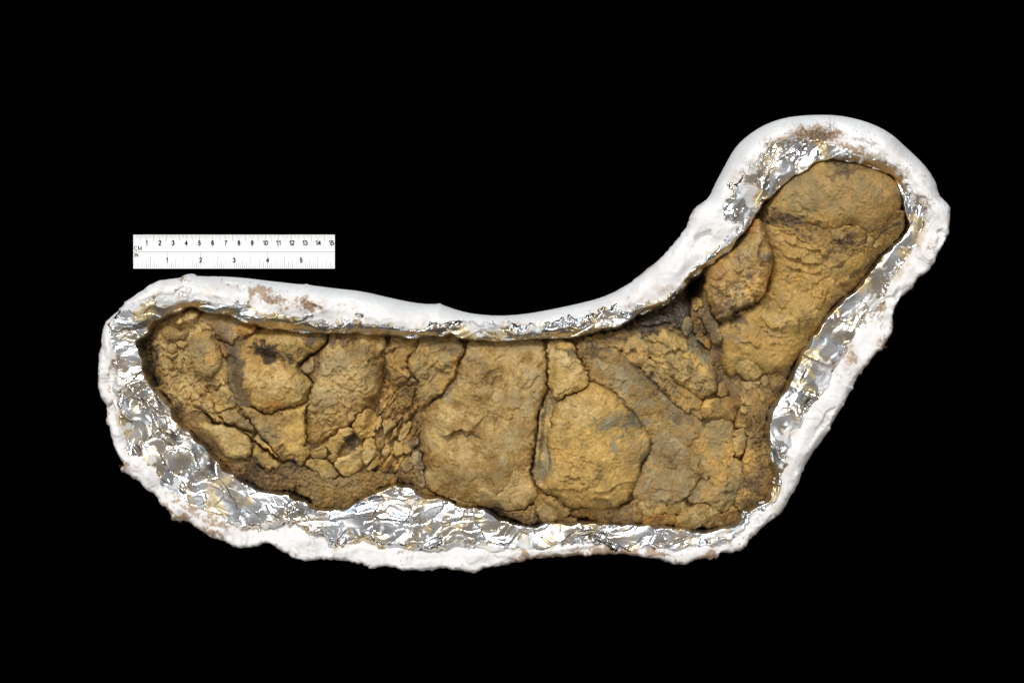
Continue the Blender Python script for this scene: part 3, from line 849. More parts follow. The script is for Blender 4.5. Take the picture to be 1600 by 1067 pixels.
# ledges: the high side lies to the right of the direction of travel (side 1) or to the left (side -1)
LEDGES = [
    ('f', [(400, 90), (540, 50), (580, 28), (760, 10)], 9, 16, -1),
    ('e', [(650, 1090), (740, 1040), (820, 930), (980, 890), (1080, 950), (1200, 960)], 5, 16, -1),
    ('e', [(660, 440), (700, 560), (800, 560), (1000, 400)], 4, 12, -1),
    ('e', [(540, 630), (800, 660), (870, 560), (1040, 420)], 4, 12, 1),
    ('e', [(480, 800), (640, 720), (760, 700), (900, 640)], 3.5, 10, 1),
    ('e', [(600, 850), (720, 860), (860, 760)], 3, 9, 1),
    ('e', [(1080, 780), (1130, 720), (1290, 710), (1330, 680)], 3, 8, 1),
    ('e', [(240, 650), (380, 600), (540, 520)], 3, 9, -1), ('e', [(230, 720), (340, 660), (500, 560)], 3, 8, -1),
    ('e', [(200, 330), (320, 420), (440, 430), (600, 330)], 4.5, 12, -1),
    ('e', [(280, 370), (420, 400), (560, 330)], 3, 8, -1),
    ('c', [(20, 680), (120, 560), (260, 520)], 3.5, 12, 1), ('c', [(60, 900), (200, 900), (330, 820), (400, 740)], 3, 10, -1),
    ('c', [(520, 270), (640, 300), (740, 300), (860, 200)], 3.5, 12, 1),
    ('c', [(640, 930), (740, 860), (760, 770), (680, 690)], 3, 10, -1),
    ('c', [(1040, 580), (1000, 480), (1100, 340), (1180, 320)], 4, 12, -1),
    ('c', [(560, 930), (860, 900), (1000, 780)], 2.5, 12, -1),
    ('c', [(1210, 340), (1300, 300), (1460, 300), (1520, 310)], 4, 9, -1), ('c', [(1220, 450), (1340, 440), (1440, 340)], 3, 8, 1),
    ('c', [(1240, 560), (1330, 540), (1440, 470)], 3, 8, 1),
    ('g', [(940, 260), (1060, 300), (1150, 240)], 4, 9, -1), ('g', [(1150, 180), (1300, 170), (1420, 240), (1580, 260)], 4, 10, -1),
    ('g', [(1180, 110), (1320, 190), (1400, 260), (1520, 240)], 3.5, 9, -1), ('g', [(1100, 60), (1180, 110), (1280, 140)], 3, 8, 1),
    ('g', [(1160, 450), (1320, 540), (1420, 640), (1560, 740)], 3, 6, -1), ('g', [(1200, 580), (1340, 680), (1480, 790)], 3.5, 7, -1),
    ('g', [(160, 700), (300, 680), (500, 640)], 3, 10, -1), ('g', [(840, 500), (870, 600), (960, 560)], 2.5, 7, -1),
    ('g', [(480, 940), (620, 960), (760, 900), (860, 860)], 1.6, 8, -1),
    ('h', [(250, 430), (360, 250), (520, 230), (700, 270)], 4, 14, 1), ('h', [(380, 520), (560, 490), (640, 580), (560, 660)], 3.5, 12, -1),
    ('h', [(480, 280), (620, 260), (760, 350), (850, 310)], 3, 9, 1), ('h', [(720, 690), (820, 640), (1000, 550), (1160, 540)], 3.5, 12, -1),
    ('h', [(240, 620), (430, 640), (600, 660), (690, 600)], 4, 10, -1), ('h', [(600, 60), (680, 60), (820, 50)], 2.5, 8, 1),
    ('h', [(830, 700), (880, 780), (900, 830)], 4, 10, -1), ('h', [(680, 760), (760, 730), (840, 780)], 4, 10, -1),
    ('h', [(500, 380), (600, 350), (760, 420), (900, 400)], 2.2, 8, 1), ('h', [(860, 250), (1000, 260), (1180, 240)], 2.2, 8, 1),
    ('h', [(300, 560), (420, 540), (520, 560)], 2.5, 7, -1),
    ('m', [(160, 110), (300, 210), (420, 290), (560, 350), (700, 370), (800, 400)], 6, 14, -1),
    ('m', [(200, 60), (340, 140), (560, 200), (700, 230), (820, 290)], 5, 12, -1),
    ('m', [(180, 20), (420, 60), (560, 120), (680, 210)], 4.5, 10, -1),
    ('m', [(240, 330), (380, 400), (520, 440), (640, 440), (760, 400)], 4, 10, -1),
    ('m', [(600, 360), (760, 390), (860, 330), (980, 310)], 4, 9, 1), ('m', [(460, 480), (600, 490), (680, 560)], 4, 9, 1),
    ('m', [(440, 590), (560, 600), (700, 540), (800, 440)], 3, 8, -1), ('m', [(230, 850), (330, 820), (420, 870), (480, 960), (470, 1060)], 5, 12, 1),
    ('m', [(200, 700), (260, 790), (330, 820)], 4, 9, -1), ('m', [(180, 560), (320, 600), (420, 560), (540, 520)], 3, 9, 1),
    ('m', [(200, 460), (330, 500), (460, 470)], 3, 9, 1), ('m', [(890, 560), (930, 490), (1060, 470)], 4.5, 10, 1),
    ('m', [(250, 390), (330, 350), (420, 430)], 4, 9, 1), ('m', [(290, 940), (380, 900), (460, 960)], 2.5, 7, 1),
    ('i', [(880, 880), (1000, 890), (1130, 960)], 4, 10, -1), ('i', [(1130, 560), (1180, 680), (1270, 760), (1450, 790)], 5, 12, -1),
    ('i', [(1180, 800), (1300, 850), (1440, 830)], 4, 10, -1), ('i', [(700, 720), (900, 800), (1050, 880), (1180, 960)], 3.5, 10, 1),
    ('i', [(1220, 900), (1330, 930), (1480, 880)], 3, 8, -1), ('i', [(1030, 640), (1150, 740), (1250, 820)], 3, 8, -1),
    ('j', [(330, 200), (400, 300), (240, 385)], 6, 14, 1), ('j', [(410, 440), (500, 470), (560, 520)], 3, 8, -1),
    ('j', [(540, 600), (700, 550), (830, 560)], 4, 10, 1), ('j', [(680, 780), (760, 750), (830, 780)], 2.5, 8, 1),
    ('k', [(450, 60), (520, 200), (640, 330), (690, 400)], 4, 12, 1), ('k', [(580, 540), (500, 650), (370, 710), (200, 700)], 6, 14, 1),
    ('k', [(100, 520), (300, 600), (480, 580)], 2.5, 8, -1), ('k', [(260, 280), (400, 380), (560, 420)], 2.5, 8, -1),
    ('k', [(660, 690), (760, 650), (900, 650)], 3, 8, 1), ('k', [(770, 600), (880, 590), (930, 680)], 3, 9, -1),
    ('k', [(60, 830), (200, 850), (260, 860)], 4, 9, -1), ('k', [(640, 700), (740, 760), (850, 830)], 6, 12, -1),
    ('l', [(1160, 840), (1300, 760), (1400, 640), (1460, 500)], 5, 16, -1), ('l', [(400, 640), (560, 700), (760, 780)], 3.5, 9, -1),
    ('l', [(580, 640), (640, 660), (760, 690)], 2.5, 7, 1), ('l', [(300, 600), (420, 620), (560, 540)], 2.2, 8, -1),
    ('l', [(660, 600), (760, 590), (800, 520)], 2.2, 8, 1), ('l', [(860, 640), (930, 680), (1000, 760)], 3, 8, -1),
    ('l', [(580, 210), (700, 220), (900, 300), (1000, 400), (1060, 560)], 2.0, 14, -1),
    ('a', [(430, 210), (540, 260), (640, 220), (720, 160)], 6, 12, -1), ('a', [(330, 400), (460, 440), (620, 420)], 4, 9, -1),
    ('a', [(620, 620), (680, 560), (780, 520), (840, 440)], 3.5, 10, 1), ('a', [(840, 800), (900, 760), (990, 690)], 4, 9, -1),
    ('a', [(1320, 920), (1420, 820), (1560, 720)], 3, 10, 1), ('a', [(1220, 480), (1400, 520), (1560, 600)], 4, 10, -1),
    ('b', [(660, 640), (850, 650), (1010, 640)], 5, 14, -1), ('b', [(1020, 720), (1130, 730), (1290, 730)], 4, 9, -1),
    ('b', [(960, 200), (1020, 290), (1140, 380), (1340, 420)], 2.5, 8, -1),
]
for key, pts, h, w, sd_ in LEDGES:
    polyline_feature(V(key, pts), 'ledge', h * (1.7 if key in 'mi' else 1.25), w, sd_, 2.2)

# extra lumps and hollows of the overall face: (cx, cy, rx, ry, angle, height)
LUMPS = [(1310, 305, 105, 62, 0.15, 24), (1365, 320, 40, 34, 0.3, 8), (930, 690, 75, 95, 0.2, 12), (745, 715, 85, 75, 0, 11),
         (1255, 500, 34, 26, 0.4, 7), (1232, 503, 26, 16, 0.2, 6), (1270, 395, 90, 22, 0.35, 5), (430, 600, 55, 45, -0.2, 9),
         (440, 535, 60, 16, 0.0, 8), (425, 562, 40, 10, 0.2, -8), (540, 600, 60, 60, 0, 4), (622, 640, 34, 80, -0.35, -22),
         (1110, 500, 30, 60, 0.6, -10), (1040, 740, 50, 50, 0, -6), (1185, 710, 40, 80, 0, -6), (290, 560, 45, 60, 0, -8),
         (225, 560, 16, 50, -0.2, -14), (1060, 560, 50, 30, 0.75, 10), (1000, 620, 60, 26, 0.75, -4),
         (350, 700, 60, 30, 0.5, 4), (560, 740, 80, 24, 0, -6), (1200, 560, 60, 30, 0.6, 4), (1165, 600, 40, 30, 0, -8),
         (1088, 442, 11, 24, 0.2, -60), (1075, 425, 14, 10, -0.7, -30), (585, 640, 10, 50, 0.25, -10),
         (855, 640, 6, 110, 0.1, -7), (360, 590, 10, 60, -0.35, -8), (1120, 560, 12, 50, -0.45, -9), (1205, 480, 14, 40, 0.2, -6)]


def gbase(X, Y):
    sr = SD_R(X, Y)
    z = -20 - 27 * np.exp(-np.maximum(sr, 0) / 15.0) + 3.0 * samp(N_LARGE, X, Y)
    for cx, cy, rx, ry, an, hh in LUMPS:
        z = z + (hh * 1.2 if hh > 0 else hh * 1.6) * np.exp(-ellipse(X, Y, cx, cy, rx, ry, an) * 0.9)
    return z


# ------------------------------------------------------------------ the fossil: colours
PAL = {'gold': (0.50, 0.325, 0.115), 'ochre': (0.375, 0.225, 0.078), 'tan': (0.39, 0.275, 0.135),
       'brown': (0.22, 0.135, 0.06), 'grey': (0.26, 0.198, 0.118), 'blue': (0.20, 0.18, 0.14),
       'orange': (0.37, 0.18, 0.045), 'dark': (0.045, 0.032, 0.026), 'purple': (0.105, 0.073, 0.052),
       'dirt': (0.20, 0.13, 0.065), 'rust': (0.22, 0.105, 0.04), 'cream': (0.50, 0.40, 0.25)}
PAL = {k: np.array(v) * np.array([1.00, 1.00, 0.82]) for k, v in PAL.items()}

# stains, plus painted shade of voids: (cx, cy, rx, ry, angle, colour, strength)
STAINS_AND_SHADE = [
    (930, 690, 60, 55, 0.2, 'gold', .75), (955, 755, 45, 24, -0.3, 'gold', .8), (900, 640, 40, 26, 0.3, 'cream', .45), (430, 598, 46, 22, 0.1, 'cream', .55), (440, 530, 46, 9, 0.0, 'cream', .5),
    (345, 680, 30, 16, 0.5, 'cream', .4), (410, 700, 20, 12, 0.5, 'gold', .6), (1255, 500, 40, 20, 0.2, 'gold', .7), (760, 640, 40, 26, 0, 'tan', .6), (880, 570, 24, 24, 0, 'cream', .45), (530, 690, 30, 20, 0, 'gold', .5),
    (428, 557, 36, 9, 0.33, 'dark', 1.7), (405, 548, 16, 6, 0.3, 'dark', 1.1), (448, 568, 12, 5, 0.3, 'dark', 1.0),
    (965, 660, 38, 11, -0.15, 'blue', 1.2), (985, 650, 22, 12, 0.4, 'blue', 1.0), (930, 655, 12, 5, 0.4, 'blue', .9),
    (960, 700, 8, 11, 0.3, 'blue', 1.1), (980, 672, 14, 6, 0.9, 'blue', .8), (853, 715, 7, 24, 0.05, 'blue', .9),
    (895, 638, 5, 3, 0.5, 'purple', 1.0), (415, 678, 20, 14, 0.4, 'grey', 1.3), (395, 665, 16, 8, 0.7, 'grey', .9),
    (402, 638, 7, 5, 0.2, 'dark', 1.1), (416, 636, 10, 6, 0.2, 'orange', .9), (735, 682, 16, 6, 0.2, 'purple', 1.1),
    (705, 681, 14, 3, -0.1, 'purple', .9), (700, 620, 14, 12, 0, 'blue', .7), (745, 560, 20, 12, 0.5, 'grey', .8),
    (800, 625, 20, 12, 0, 'blue', .65), (830, 600, 14, 20, 0, 'grey', .7), (840, 585, 8, 14, 0, 'grey', .9),
    (780, 700, 30, 20, 0, 'grey', .5), (720, 745, 50, 18, 0, 'grey', .6), (785, 735, 20, 20, 0.6, 'blue', .5),
    (520, 570, 26, 18, 0, 'grey', .9), (550, 555, 30, 14, -0.3, 'grey', .6), (505, 625, 22, 22, 0.4, 'grey', .8),
    (500, 530, 24, 8, 0, 'purple', 1.0), (530, 527, 24, 7, 0, 'purple', .9), (480, 525, 20, 6, 0, 'purple', .9),
    (560, 540, 14, 8, 0, 'grey', .7), (690, 540, 22, 8, 0.3, 'purple', .9), (705, 533, 30, 6, 0, 'brown', 1.0),
    (720, 545, 16, 8, 0.3, 'purple', .7), (770, 538, 50, 7, 0, 'grey', .8), (815, 545, 30, 9, -0.2, 'grey', .9),
    (885, 545, 12, 6, 0.2, 'purple', 1.2), (920, 545, 24, 9, 0, 'purple', .9), (935, 555, 14, 6, -0.2, 'dark', .7),
    (955, 528, 30, 7, -0.1, 'purple', .7), (965, 558, 8, 5, 0.7, 'dark', .8), (985, 575, 20, 10, 0.6, 'purple', .8),
    (1000, 590, 40, 18, 0.8, 'grey', .8), (975, 600, 20, 20, 0.5, 'blue', .5), (1005, 625, 20, 16, 0.7, 'blue', .5),
    (1020, 600, 26, 6, 0.7, 'purple', 1.0), (1050, 635, 22, 8, 0.6, 'purple', .9), (1060, 645, 24, 10, 0.5, 'grey', 1.0),
    (1065, 652, 6, 7, 0, 'purple', .9), (1085, 530, 10, 20, 0.6, 'blue', 1.0), (1102, 560, 7, 26, -0.5, 'blue', 1.1),
    (1115, 590, 8, 20, -0.3, 'grey', .8), (1040, 720, 60, 30, 0.3, 'grey', .9), (1030, 760, 40, 24, 0.2, 'grey', .8),
    (1070, 770, 24, 16, 0, 'grey', .8), (1125, 670, 22, 16, 0, 'grey', .9), (1055, 700, 30, 10, 0, 'purple', .4),
    (1095, 765, 14, 8, 0.4, 'blue', .6), (1130, 765, 24, 14, 0, 'grey', .5), (1140, 775, 18, 22, 0.4, 'grey', .7),
    (1185, 750, 14, 34, 0.2, 'purple', .75), (1165, 740, 10, 8, 0, 'rust', .7), (1200, 740, 16, 26, 0, 'brown', .9),
    (1185, 685, 18, 12, 0, 'dark', .65), (1190, 660, 22, 26, 0, 'brown', .8), (1120, 770, 12, 6, 0, 'orange', .7),
    (1030, 735, 14, 8, 0.8, 'orange', .7), (1050, 800, 40, 14, 0, 'orange', .45), (1165, 600, 30, 16, 0, 'grey', .6),
    (1210, 600, 20, 26, 0, 'dirt', .9), (1130, 590, 10, 16, 0, 'purple', .8), (1120, 545, 10, 18, -0.4, 'purple', .7),
    (1155, 500, 14, 6, 0.4, 'dark', 1.0), (1165, 510, 20, 6, 0.4, 'purple', .8), (1140, 525, 16, 10, 0.4, 'grey', .8),
    (1160, 530, 20, 8, 0.5, 'grey', .7), (1165, 545, 12, 6, 0.7, 'gold', .9),
    (1330, 262, 34, 7, 0.05, 'purple', .9), (1310, 268, 20, 7, -0.3, 'dark', .9), (1292, 254, 20, 5, 0.0, 'dark', .6),
    (1285, 300, 60, 40, 0, 'tan', .35), (1362, 320, 18, 16, 0, 'purple', .55), (1350, 290, 14, 12, 0, 'grey', .7),
    (1405, 300, 7, 34, -0.15, 'dark', 1.1), (1398, 290, 14, 34, -0.1, 'orange', .5), (1395, 262, 26, 6, 0.5, 'dark', .9),
    (1245, 352, 30, 6, 0.3, 'purple', 1.2), (1225, 348, 14, 6, 0.5, 'dark', .9), (1325, 372, 22, 8, 0.3, 'purple', 1.2),
    (1320, 380, 16, 8, 0.3, 'dark', .7), (1375, 370, 14, 5, -0.5, 'dark', 1.0), (1390, 355, 30, 8, -0.6, 'purple', .7),
    (1395, 385, 30, 10, -0.75, 'brown', .9), (1370, 410, 22, 10, -0.85, 'dark', .8), (1345, 430, 12, 8, -0.7, 'dark', .9),
    (1205, 335, 18, 14, 0.3, 'dark', .9), (1225, 470, 16, 8, 0.4, 'purple', .45), (1235, 428, 10, 5, 0.5, 'grey', .8),
    (1330, 450, 24, 12, -0.7, 'brown', .8), (1310, 465, 20, 10, -0.5, 'dirt', .9), (1270, 440, 60, 40, 0, 'gold', .35),
    (1160, 410, 14, 30, 0.2, 'grey', .8), (1190, 400, 8, 34, 0, 'purple', .8), (1196, 430, 6, 30, 0.1, 'rust', .8),
    (1130, 425, 20, 14, 0, 'rust', .9), (1165, 460, 16, 9, -0.3, 'gold', 1.0), (1155, 450, 12, 12, 0, 'cream', .6),
    (1145, 485, 26, 8, -0.4, 'grey', .9), (1170, 355, 26, 20, 0, 'rust', 1.0), (1120, 470, 8, 18, 0, 'brown', .8),
    (228, 545, 14, 30, -0.2, 'dark', 1.4), (232, 590, 12, 26, -0.3, 'dark', 1.3), (245, 618, 14, 14, 0.6, 'rust', .9),  # the dark ones paint the shaded void at the left end
    (250, 500, 18, 10, -0.5, 'brown', .9), (330, 500, 20, 10, 0.3, 'rust', .8), (345, 510, 16, 14, 0, 'purple', .5),
    (385, 510, 16, 9, 0.2, 'rust', .8), (355, 545, 18, 30, -0.6, 'purple', .8), (372, 590, 9, 50, -0.3, 'purple', 1.0),
    (368, 615, 8, 24, -0.3, 'purple', .8), (310, 535, 16, 14, 0, 'grey', .9), (305, 570, 14, 30, 0, 'grey', .5),
    (420, 738, 26, 9, 0.1, 'dark', 1.2), (400, 728, 10, 9, 0, 'dark', 1.0), (455, 725, 18, 9, 0.5, 'dark', 1.1),
    (440, 755, 40, 14, 0.2, 'brown', 1.0), (390, 750, 22, 9, 0.5, 'dark', .9), (440, 702, 10, 5, 0.2, 'dark', 1.0),
    (280, 640, 26, 7, 0.9, 'dark', .9), (310, 670, 34, 8, 0.75, 'brown', 1.1), (340, 705, 30, 9, 0.75, 'brown', 1.0),
    (360, 728, 22, 8, 0.5, 'rust', .7), (545, 690, 8, 8, -0.6, 'dark', 1.3), (556, 684, 6, 4, -0.6, 'purple', 1.0),
    (605, 738, 20, 7, 0, 'dark', 1.0), (630, 735, 14, 8, 0, 'dark', .6), (525, 750, 60, 16, 0, 'dirt', .5),
    (655, 710, 6, 40, -0.1, 'purple', 1.0), (652, 740, 7, 24, -0.1, 'dark', .6), (640, 695, 14, 14, 0, 'brown', .5),
    (595, 575, 12, 20, 0.2, 'brown', .8), (620, 590, 14, 12, 0, 'brown', .7), (640, 610, 18, 14, 0, 'dark', .45),
    (620, 650, 30, 30, -0.4, 'brown', .55), (835, 812, 22, 9, 0, 'dark', .8), (780, 800, 30, 8, 0.3, 'dark', .8),
    (940, 812, 40, 5, 0.1, 'brown', .8), (860, 560, 4, 60, 0, 'brown', .4), (1030, 500, 48, 16, -0.35, 'dark', 1.4), (1000, 518, 40, 8, -0.15, 'dark', .9), (1320, 300, 90, 50, 0.1, 'brown', .45), (1085, 440, 14, 24, 0, 'dark', 1.5), (1110, 510, 14, 22, 0.6, 'purple', 1.0),  # dark patches here paint in the void beside the clod
]


def rock_colour(X, Y, c1, c2, seed, contrast=1.0):
    ox, oy = (seed * 37) % 200, (seed * 71) % 150
    a = samp(N_COL, (X + ox) % 1600, (Y + oy) % 1060)
    b = samp(N_COL2, X, Y)
    f = samp(N_COL3, X, Y)
    C = np.empty(X.shape + (3,))
    m = sstep(-0.9, 1.1, a * 0.8 + b * 0.5 + f * 0.18)
    C[:] = PAL[c1]
    C += (PAL[c2] - C) * m[..., None]
    # veins of brighter limonite and of grey clay
    v = sstep(1.0, 1.9, samp(N_DIAG, X, Y) + 0.5 * b)
    C += (PAL['orange'] * 1.05 - C) * (0.24 * v)[..., None]
    v = sstep(0.9, 1.9, samp(N_COL, X * 0.9 + 150, Y * 0.9 + 20) + 0.5 * b)
    C += (PAL['grey'] - C) * (0.45 * v)[..., None]
    br = sstep(0.8, 2.0, samp(N_DIAG2, X, Y) + 0.4 * f)
    C += (PAL['gold'] * 1.12 - C) * (0.38 * br)[..., None]
    wxa = 5 * samp(N_WX, X, Y)
    wya = 5 * samp(N_WY, X, Y)
    g = 0.70 + 0.20 * np.clip(b, -1.6, 1.6) + 0.20 * np.clip(f, -1.6, 1.6)
    x0, x1, y0, y1 = X.min(), X.max(), Y.min(), Y.max()
    for cx, cy, rx, ry, an, cn, k in STAINS_AND_SHADE:
        R = max(rx, ry) * 2.2
        if cx + R < x0 or cx - R > x1 or cy + R < y0 or cy - R > y1:
            continue
        e = ellipse(X + wxa, Y + wya, cx, cy, rx, ry, an)
        w = sstep(0.14, 0.85, np.exp(-e * 0.75) * g * (0.55 + 0.75 * k)) * min(1, 0.55 + 0.3 * k) * min(1.0, k + 0.15)
        C += (PAL[cn] - C) * np.clip(w, 0, 0.95)[..., None]
    C *= np.clip(1 + contrast * (0.13 * a + 0.12 * b + 0.085 * f), 0.45, 1.7)[..., None]
    sp_ = sstep(2.0, 2.6, samp(N_COL3, (X * 0.93 + 40) % 1600, Y * 0.93))
    C *= (1 - 0.55 * sp_)[..., None]
    return np.clip(C, 0.008, 0.85)


def relief(X, Y, style, c):
    """surface relief in photo pixels for one kind of stone face"""
    n = samp(ZF, X, Y)
    wx_, wy_ = samp(N_WX, X, Y), samp(N_WY, X, Y)
    if style == 'flake':
        q = samp(N_MID, X + 5 * wx_, Y + 5 * wy_)
        n = n + 2.3 * terr(q, 1.2) + 0.6 * terr(samp(N_MID2, X, Y) * 0.6 + samp(N_DIAG, X, Y) * 0.5, 1.6, 0.7)
        n = n + 0.20 * samp(N_SMALL, X, Y) + 0.13 * samp(N_FINE, X, Y)
    elif style == 'smooth':
        n = n + 1.4 * terr(samp(N_MID, X, Y), 1.3) + 0.16 * samp(N_SMALL, X, Y) + 0.11 * samp(N_FINE, X, Y)
    elif style == 'fall':          # bedding falling to the right
        n = n + 2.2 * terr(samp(N_DIAG2, X + 4 * wx_, Y + 4 * wy_), 1.5) + 1.5 * terr(samp(N_MID, X, Y), 1.6)
        n = n + 0.20 * samp(N_SMALL, X, Y) + 0.13 * samp(N_FINE, X, Y)
    elif style == 'rise':
        n = n + 2.2 * terr(samp(N_DIAG, X + 4 * wx_, Y + 4 * wy_), 1.5) + 1.5 * terr(samp(N_MID, X, Y), 1.6)
        n = n + 0.20 * samp(N_SMALL, X, Y) + 0.13 * samp(N_FINE, X, Y)
    elif style == 'shard':
        f, h, dx, dy = voronoi(X * 0.86 + Y * 0.5, (-X * 0.5 + Y * 0.86) * 0.45 + 700, c, 77)
        n = n + 4.2 * terr(samp(N_SHARD, X, Y), 1.2, 0.6) + 2.2 * h[..., 0] + 0.10 * dx * h[..., 1]
        n = n - 5 * np.exp(-(f / 1.2) ** 2) + 0.7 * samp(N_SMALL, X, Y) + 0.3 * samp(N_FINE, X, Y)
    elif style == 'crumb':
        Xw, Yw = X + 2.4 * wx_ + 0.8 * samp(N_SMALL, X, Y), Y + 2.4 * wy_
        f, h, dx, dy = voronoi(Xw, Yw, c, 91)
        edge = np.exp(-(f / (0.09 * c + 0.4)) ** 2)
        mask = sstep(-0.9, 0.4, samp(N_MID, X + 77, Y + 31))
        n = n + mask * (0.085 * c * h[..., 0] + 0.05 * (dx * h[..., 1] + dy * h[..., 2]) - 0.30 * c * edge)
        f2, h2, _, _ = voronoi(Xw * 1.0, Yw, c * 0.45, 17)
        n = n + (1 - 0.6 * mask) * (0.5 * h2[..., 0] - 1.1 * np.exp(-(f2 / 0.8) ** 2))
        n = n + 0.5 * samp(N_SMALL, X, Y) + 0.25 * samp(N_FINE, X, Y) + 1.4 * samp(N_MID, X, Y)
    elif style == 'dirt':
        f2, h2, _, _ = voronoi(X + wx_, Y + wy_, c * 0.6, 23)
        n = n + 2.0 * samp(N_MID, X, Y) + 1.2 * samp(N_SMALL, X, Y) + 0.75 * samp(N_FINE, X, Y)
        n = n + 0.9 * h2[..., 0] - 0.8 * np.exp(-(f2 / 1.0) ** 2)
    if style in ('flake', 'rise', 'fall', 'smooth'):
        k_ = 0.6 if style == 'smooth' else 1.0
        for cs, sd_, am in ((46.0, 61, 0.075), (21.0, 62, 0.075)):
            f, h, dx, dy = voronoi(X + 4 * wx_, Y + 4 * wy_, cs, sd_)
            n = n + k_ * am * (dx * h[..., 1] + dy * h[..., 2]).clip(-cs, cs) * (1 if cs > 30 else sstep(-0.3, 0.8, samp(N_MID, X + 300, Y + 300)))
    Xw = X + 7 * wx_ + 1.5 * samp(N_SMALL, X, Y)
    Yw = Y + 7 * wy_ + 1.5 * samp(N_SMALL, X + 500, Y)
    f, h, _, _ = voronoi(Xw, Yw, 24.0, 55)
    n = n - 2.6 * np.exp(-(f / 1.3) ** 2) * sstep(0.1, 1.0, samp(N_MID, X + 611, Y + 90)) + 0.5 * h[..., 0] * sstep(0, 3, f)
    f, h, _, _ = voronoi(Xw * 1.0 + 90, Yw, 11.0, 56)
    n = n - 1.4 * np.exp(-(f / 1.0) ** 2) * sstep(0.6, 1.5, samp(N_MID, X + 811, Y + 390))
    return n


PIECE_COUNT = [0]


def stone(name, pts, parent, c1='ochre', c2='tan', z=0.0, r=5.0, e=5.0, tilt=(0, 0), style='flake', c=10.0, dome=0.0,
          gap=0.25, deep=26.0, mat=None, step=1.1, warp=1.2, label=None, stuff=False, base=None):
    """one piece of stone: outline pts (photo pixels), bevel radius r and drop e, tilt in px per px"""
    PIECE_COUNT[0] += 1
    seed = PIECE_COUNT[0]
    p = chaikin(pts, 1)
    x0, y0 = p.min(0) - 4
    x1, y1 = p.max(0) + 4
    X, Y = np.meshgrid(np.arange(x0, x1, step), np.arange(y0, y1, step))
    Xw = X + warp * samp(N_WX, X, Y) + 0.55 * samp(N_SMALL, X, Y)
    Yw = Y + warp * samp(N_WY, X, Y) + 0.55 * samp(N_SMALL, (X + 333) % 1600, Y)
    sd = sdf(Xw, Yw, p) - gap
    if not stuff:
        mx = min(float(sd.max()), 60.0)
        ub = np.clip(sd / max(0.62 * mx, r), 0, 1)
        z = z + 0.10 * mx - (0.19 * mx) * (1 - np.sqrt(np.clip(1 - (1 - ub) ** 2, 0, 1)))
        e = e * 0.75
        if mx < 16 and not dome:
            r, e = r * 0.6, e * 0.75
            rr_ = np.random.default_rng(seed)
            tilt = (tilt[0] + rr_.normal(0, 0.13), tilt[1] + rr_.normal(0, 0.13))
    u = np.clip(sd / r, 0, 1)
    cx, cy = p.mean(0)
    zz = (gbase(X, Y) if base is None else base) + z
    zz = zz - e * (1 - np.sqrt(np.clip(1 - (1 - u) ** 2, 0, 1)))
    if dome:
        mx = max(sd.max(), 1)
        zz = zz + dome * np.sqrt(np.clip(sd / mx, 0, 1))
    zz = zz + tilt[0] * (X - cx) + tilt[1] * (Y - cy)
    zz = zz + relief(X, Y, style, c)
    C = rock_colour(X, Y, c1, c2, seed)
    tone = 1 + 0.10 * math.sin(seed * 12.9898)
    C = C * tone
    co, q, col = grid_mesh(X, Y, zz, sd, C, skirt=[(-0.2, -deep * 0.4), (-1.0, -deep)])
    o = mesh_from(name, co, q, mat or M_ROCK, parent, col)
    if label:
        o['label'] = label
    if stuff:
        o['kind'] = 'stuff'
    return o


fossil = empty('stone_fossil', (0, 0, 0))
fossil['label'] = 'long curved ochre brown cracked stone fossil lying in the foil-lined jacket'
fossil['category'] = 'fossil'

# matrix under everything, seen in the gaps and at the crumbled ends
xs, ys = np.meshgrid(np.arange(200, 1430, 1.5), np.arange(244, 840, 1.5))
sdr = SD_R(xs, ys) + 2.2 * samp(N_WX, xs, ys) + 1.0 * samp(N_SMALL, xs, ys) - 3.5
zz = gbase(xs, ys) - 10 - 10 * sstep(8, 0, sdr) + relief(xs, ys, 'crumb', 9)
cc = rock_colour(xs, ys, 'brown', 'dirt', 3)
co, q, col = grid_mesh(xs, ys, zz, sdr, cc, skirt=[(-2, -20), (-6, -45)])
o = mesh_from('clay_matrix', co, q, M_ROCK, fossil, col)
o['kind'] = 'stuff'

P = lambda pts: pts
F = fossil
# --- left end
stone('crumbled_end', [(214, 548), (232, 512), (258, 492), (300, 480), (330, 500), (345, 540), (352, 580), (362, 615),
                       (378, 640), (350, 660), (318, 652), (300, 640), (285, 650), (272, 640), (250, 612), (232, 585),
                       (226, 560)], F, 'ochre', 'tan', z=-4, r=10, e=9, style='crumb', c=13, stuff=True, gap=-1.6)
stone('crumbled_edge', [(262, 628), (300, 640), (318, 650), (330, 690), (345, 715), (395, 722), (398, 750), (375, 748),
                        (350, 735), (325, 705), (295, 678), (275, 655)], F, 'dirt', 'brown', z=-5, r=9, e=10, style='crumb',
      c=7, stuff=True, gap=-1.6)
stone('upper_slab', V('a', [(700, 190), (760, 110), (900, 120), (1050, 130), (1180, 170), (1330, 260), (1300, 320), (1200, 370),
                            (1110, 380), (1080, 460), (1000, 430), (900, 370), (800, 260)]), F, 'brown', 'grey', z=-1, r=5,
      e=5, style='smooth')
stone('lump', V('a', [(1100, 260), (1180, 200), (1300, 230), (1340, 270), (1280, 340), (1200, 370), (1110, 345)]), F, 'orange',
      'ochre', z=3, r=8, e=7, style='smooth', dome=3)
stone('lump', V('a', [(425, 200), (520, 120), (640, 80), (745, 110), (720, 160), (640, 225), (560, 270), (470, 260)]), F,
      'brown', 'tan', z=6, r=9, e=8, dome=4)
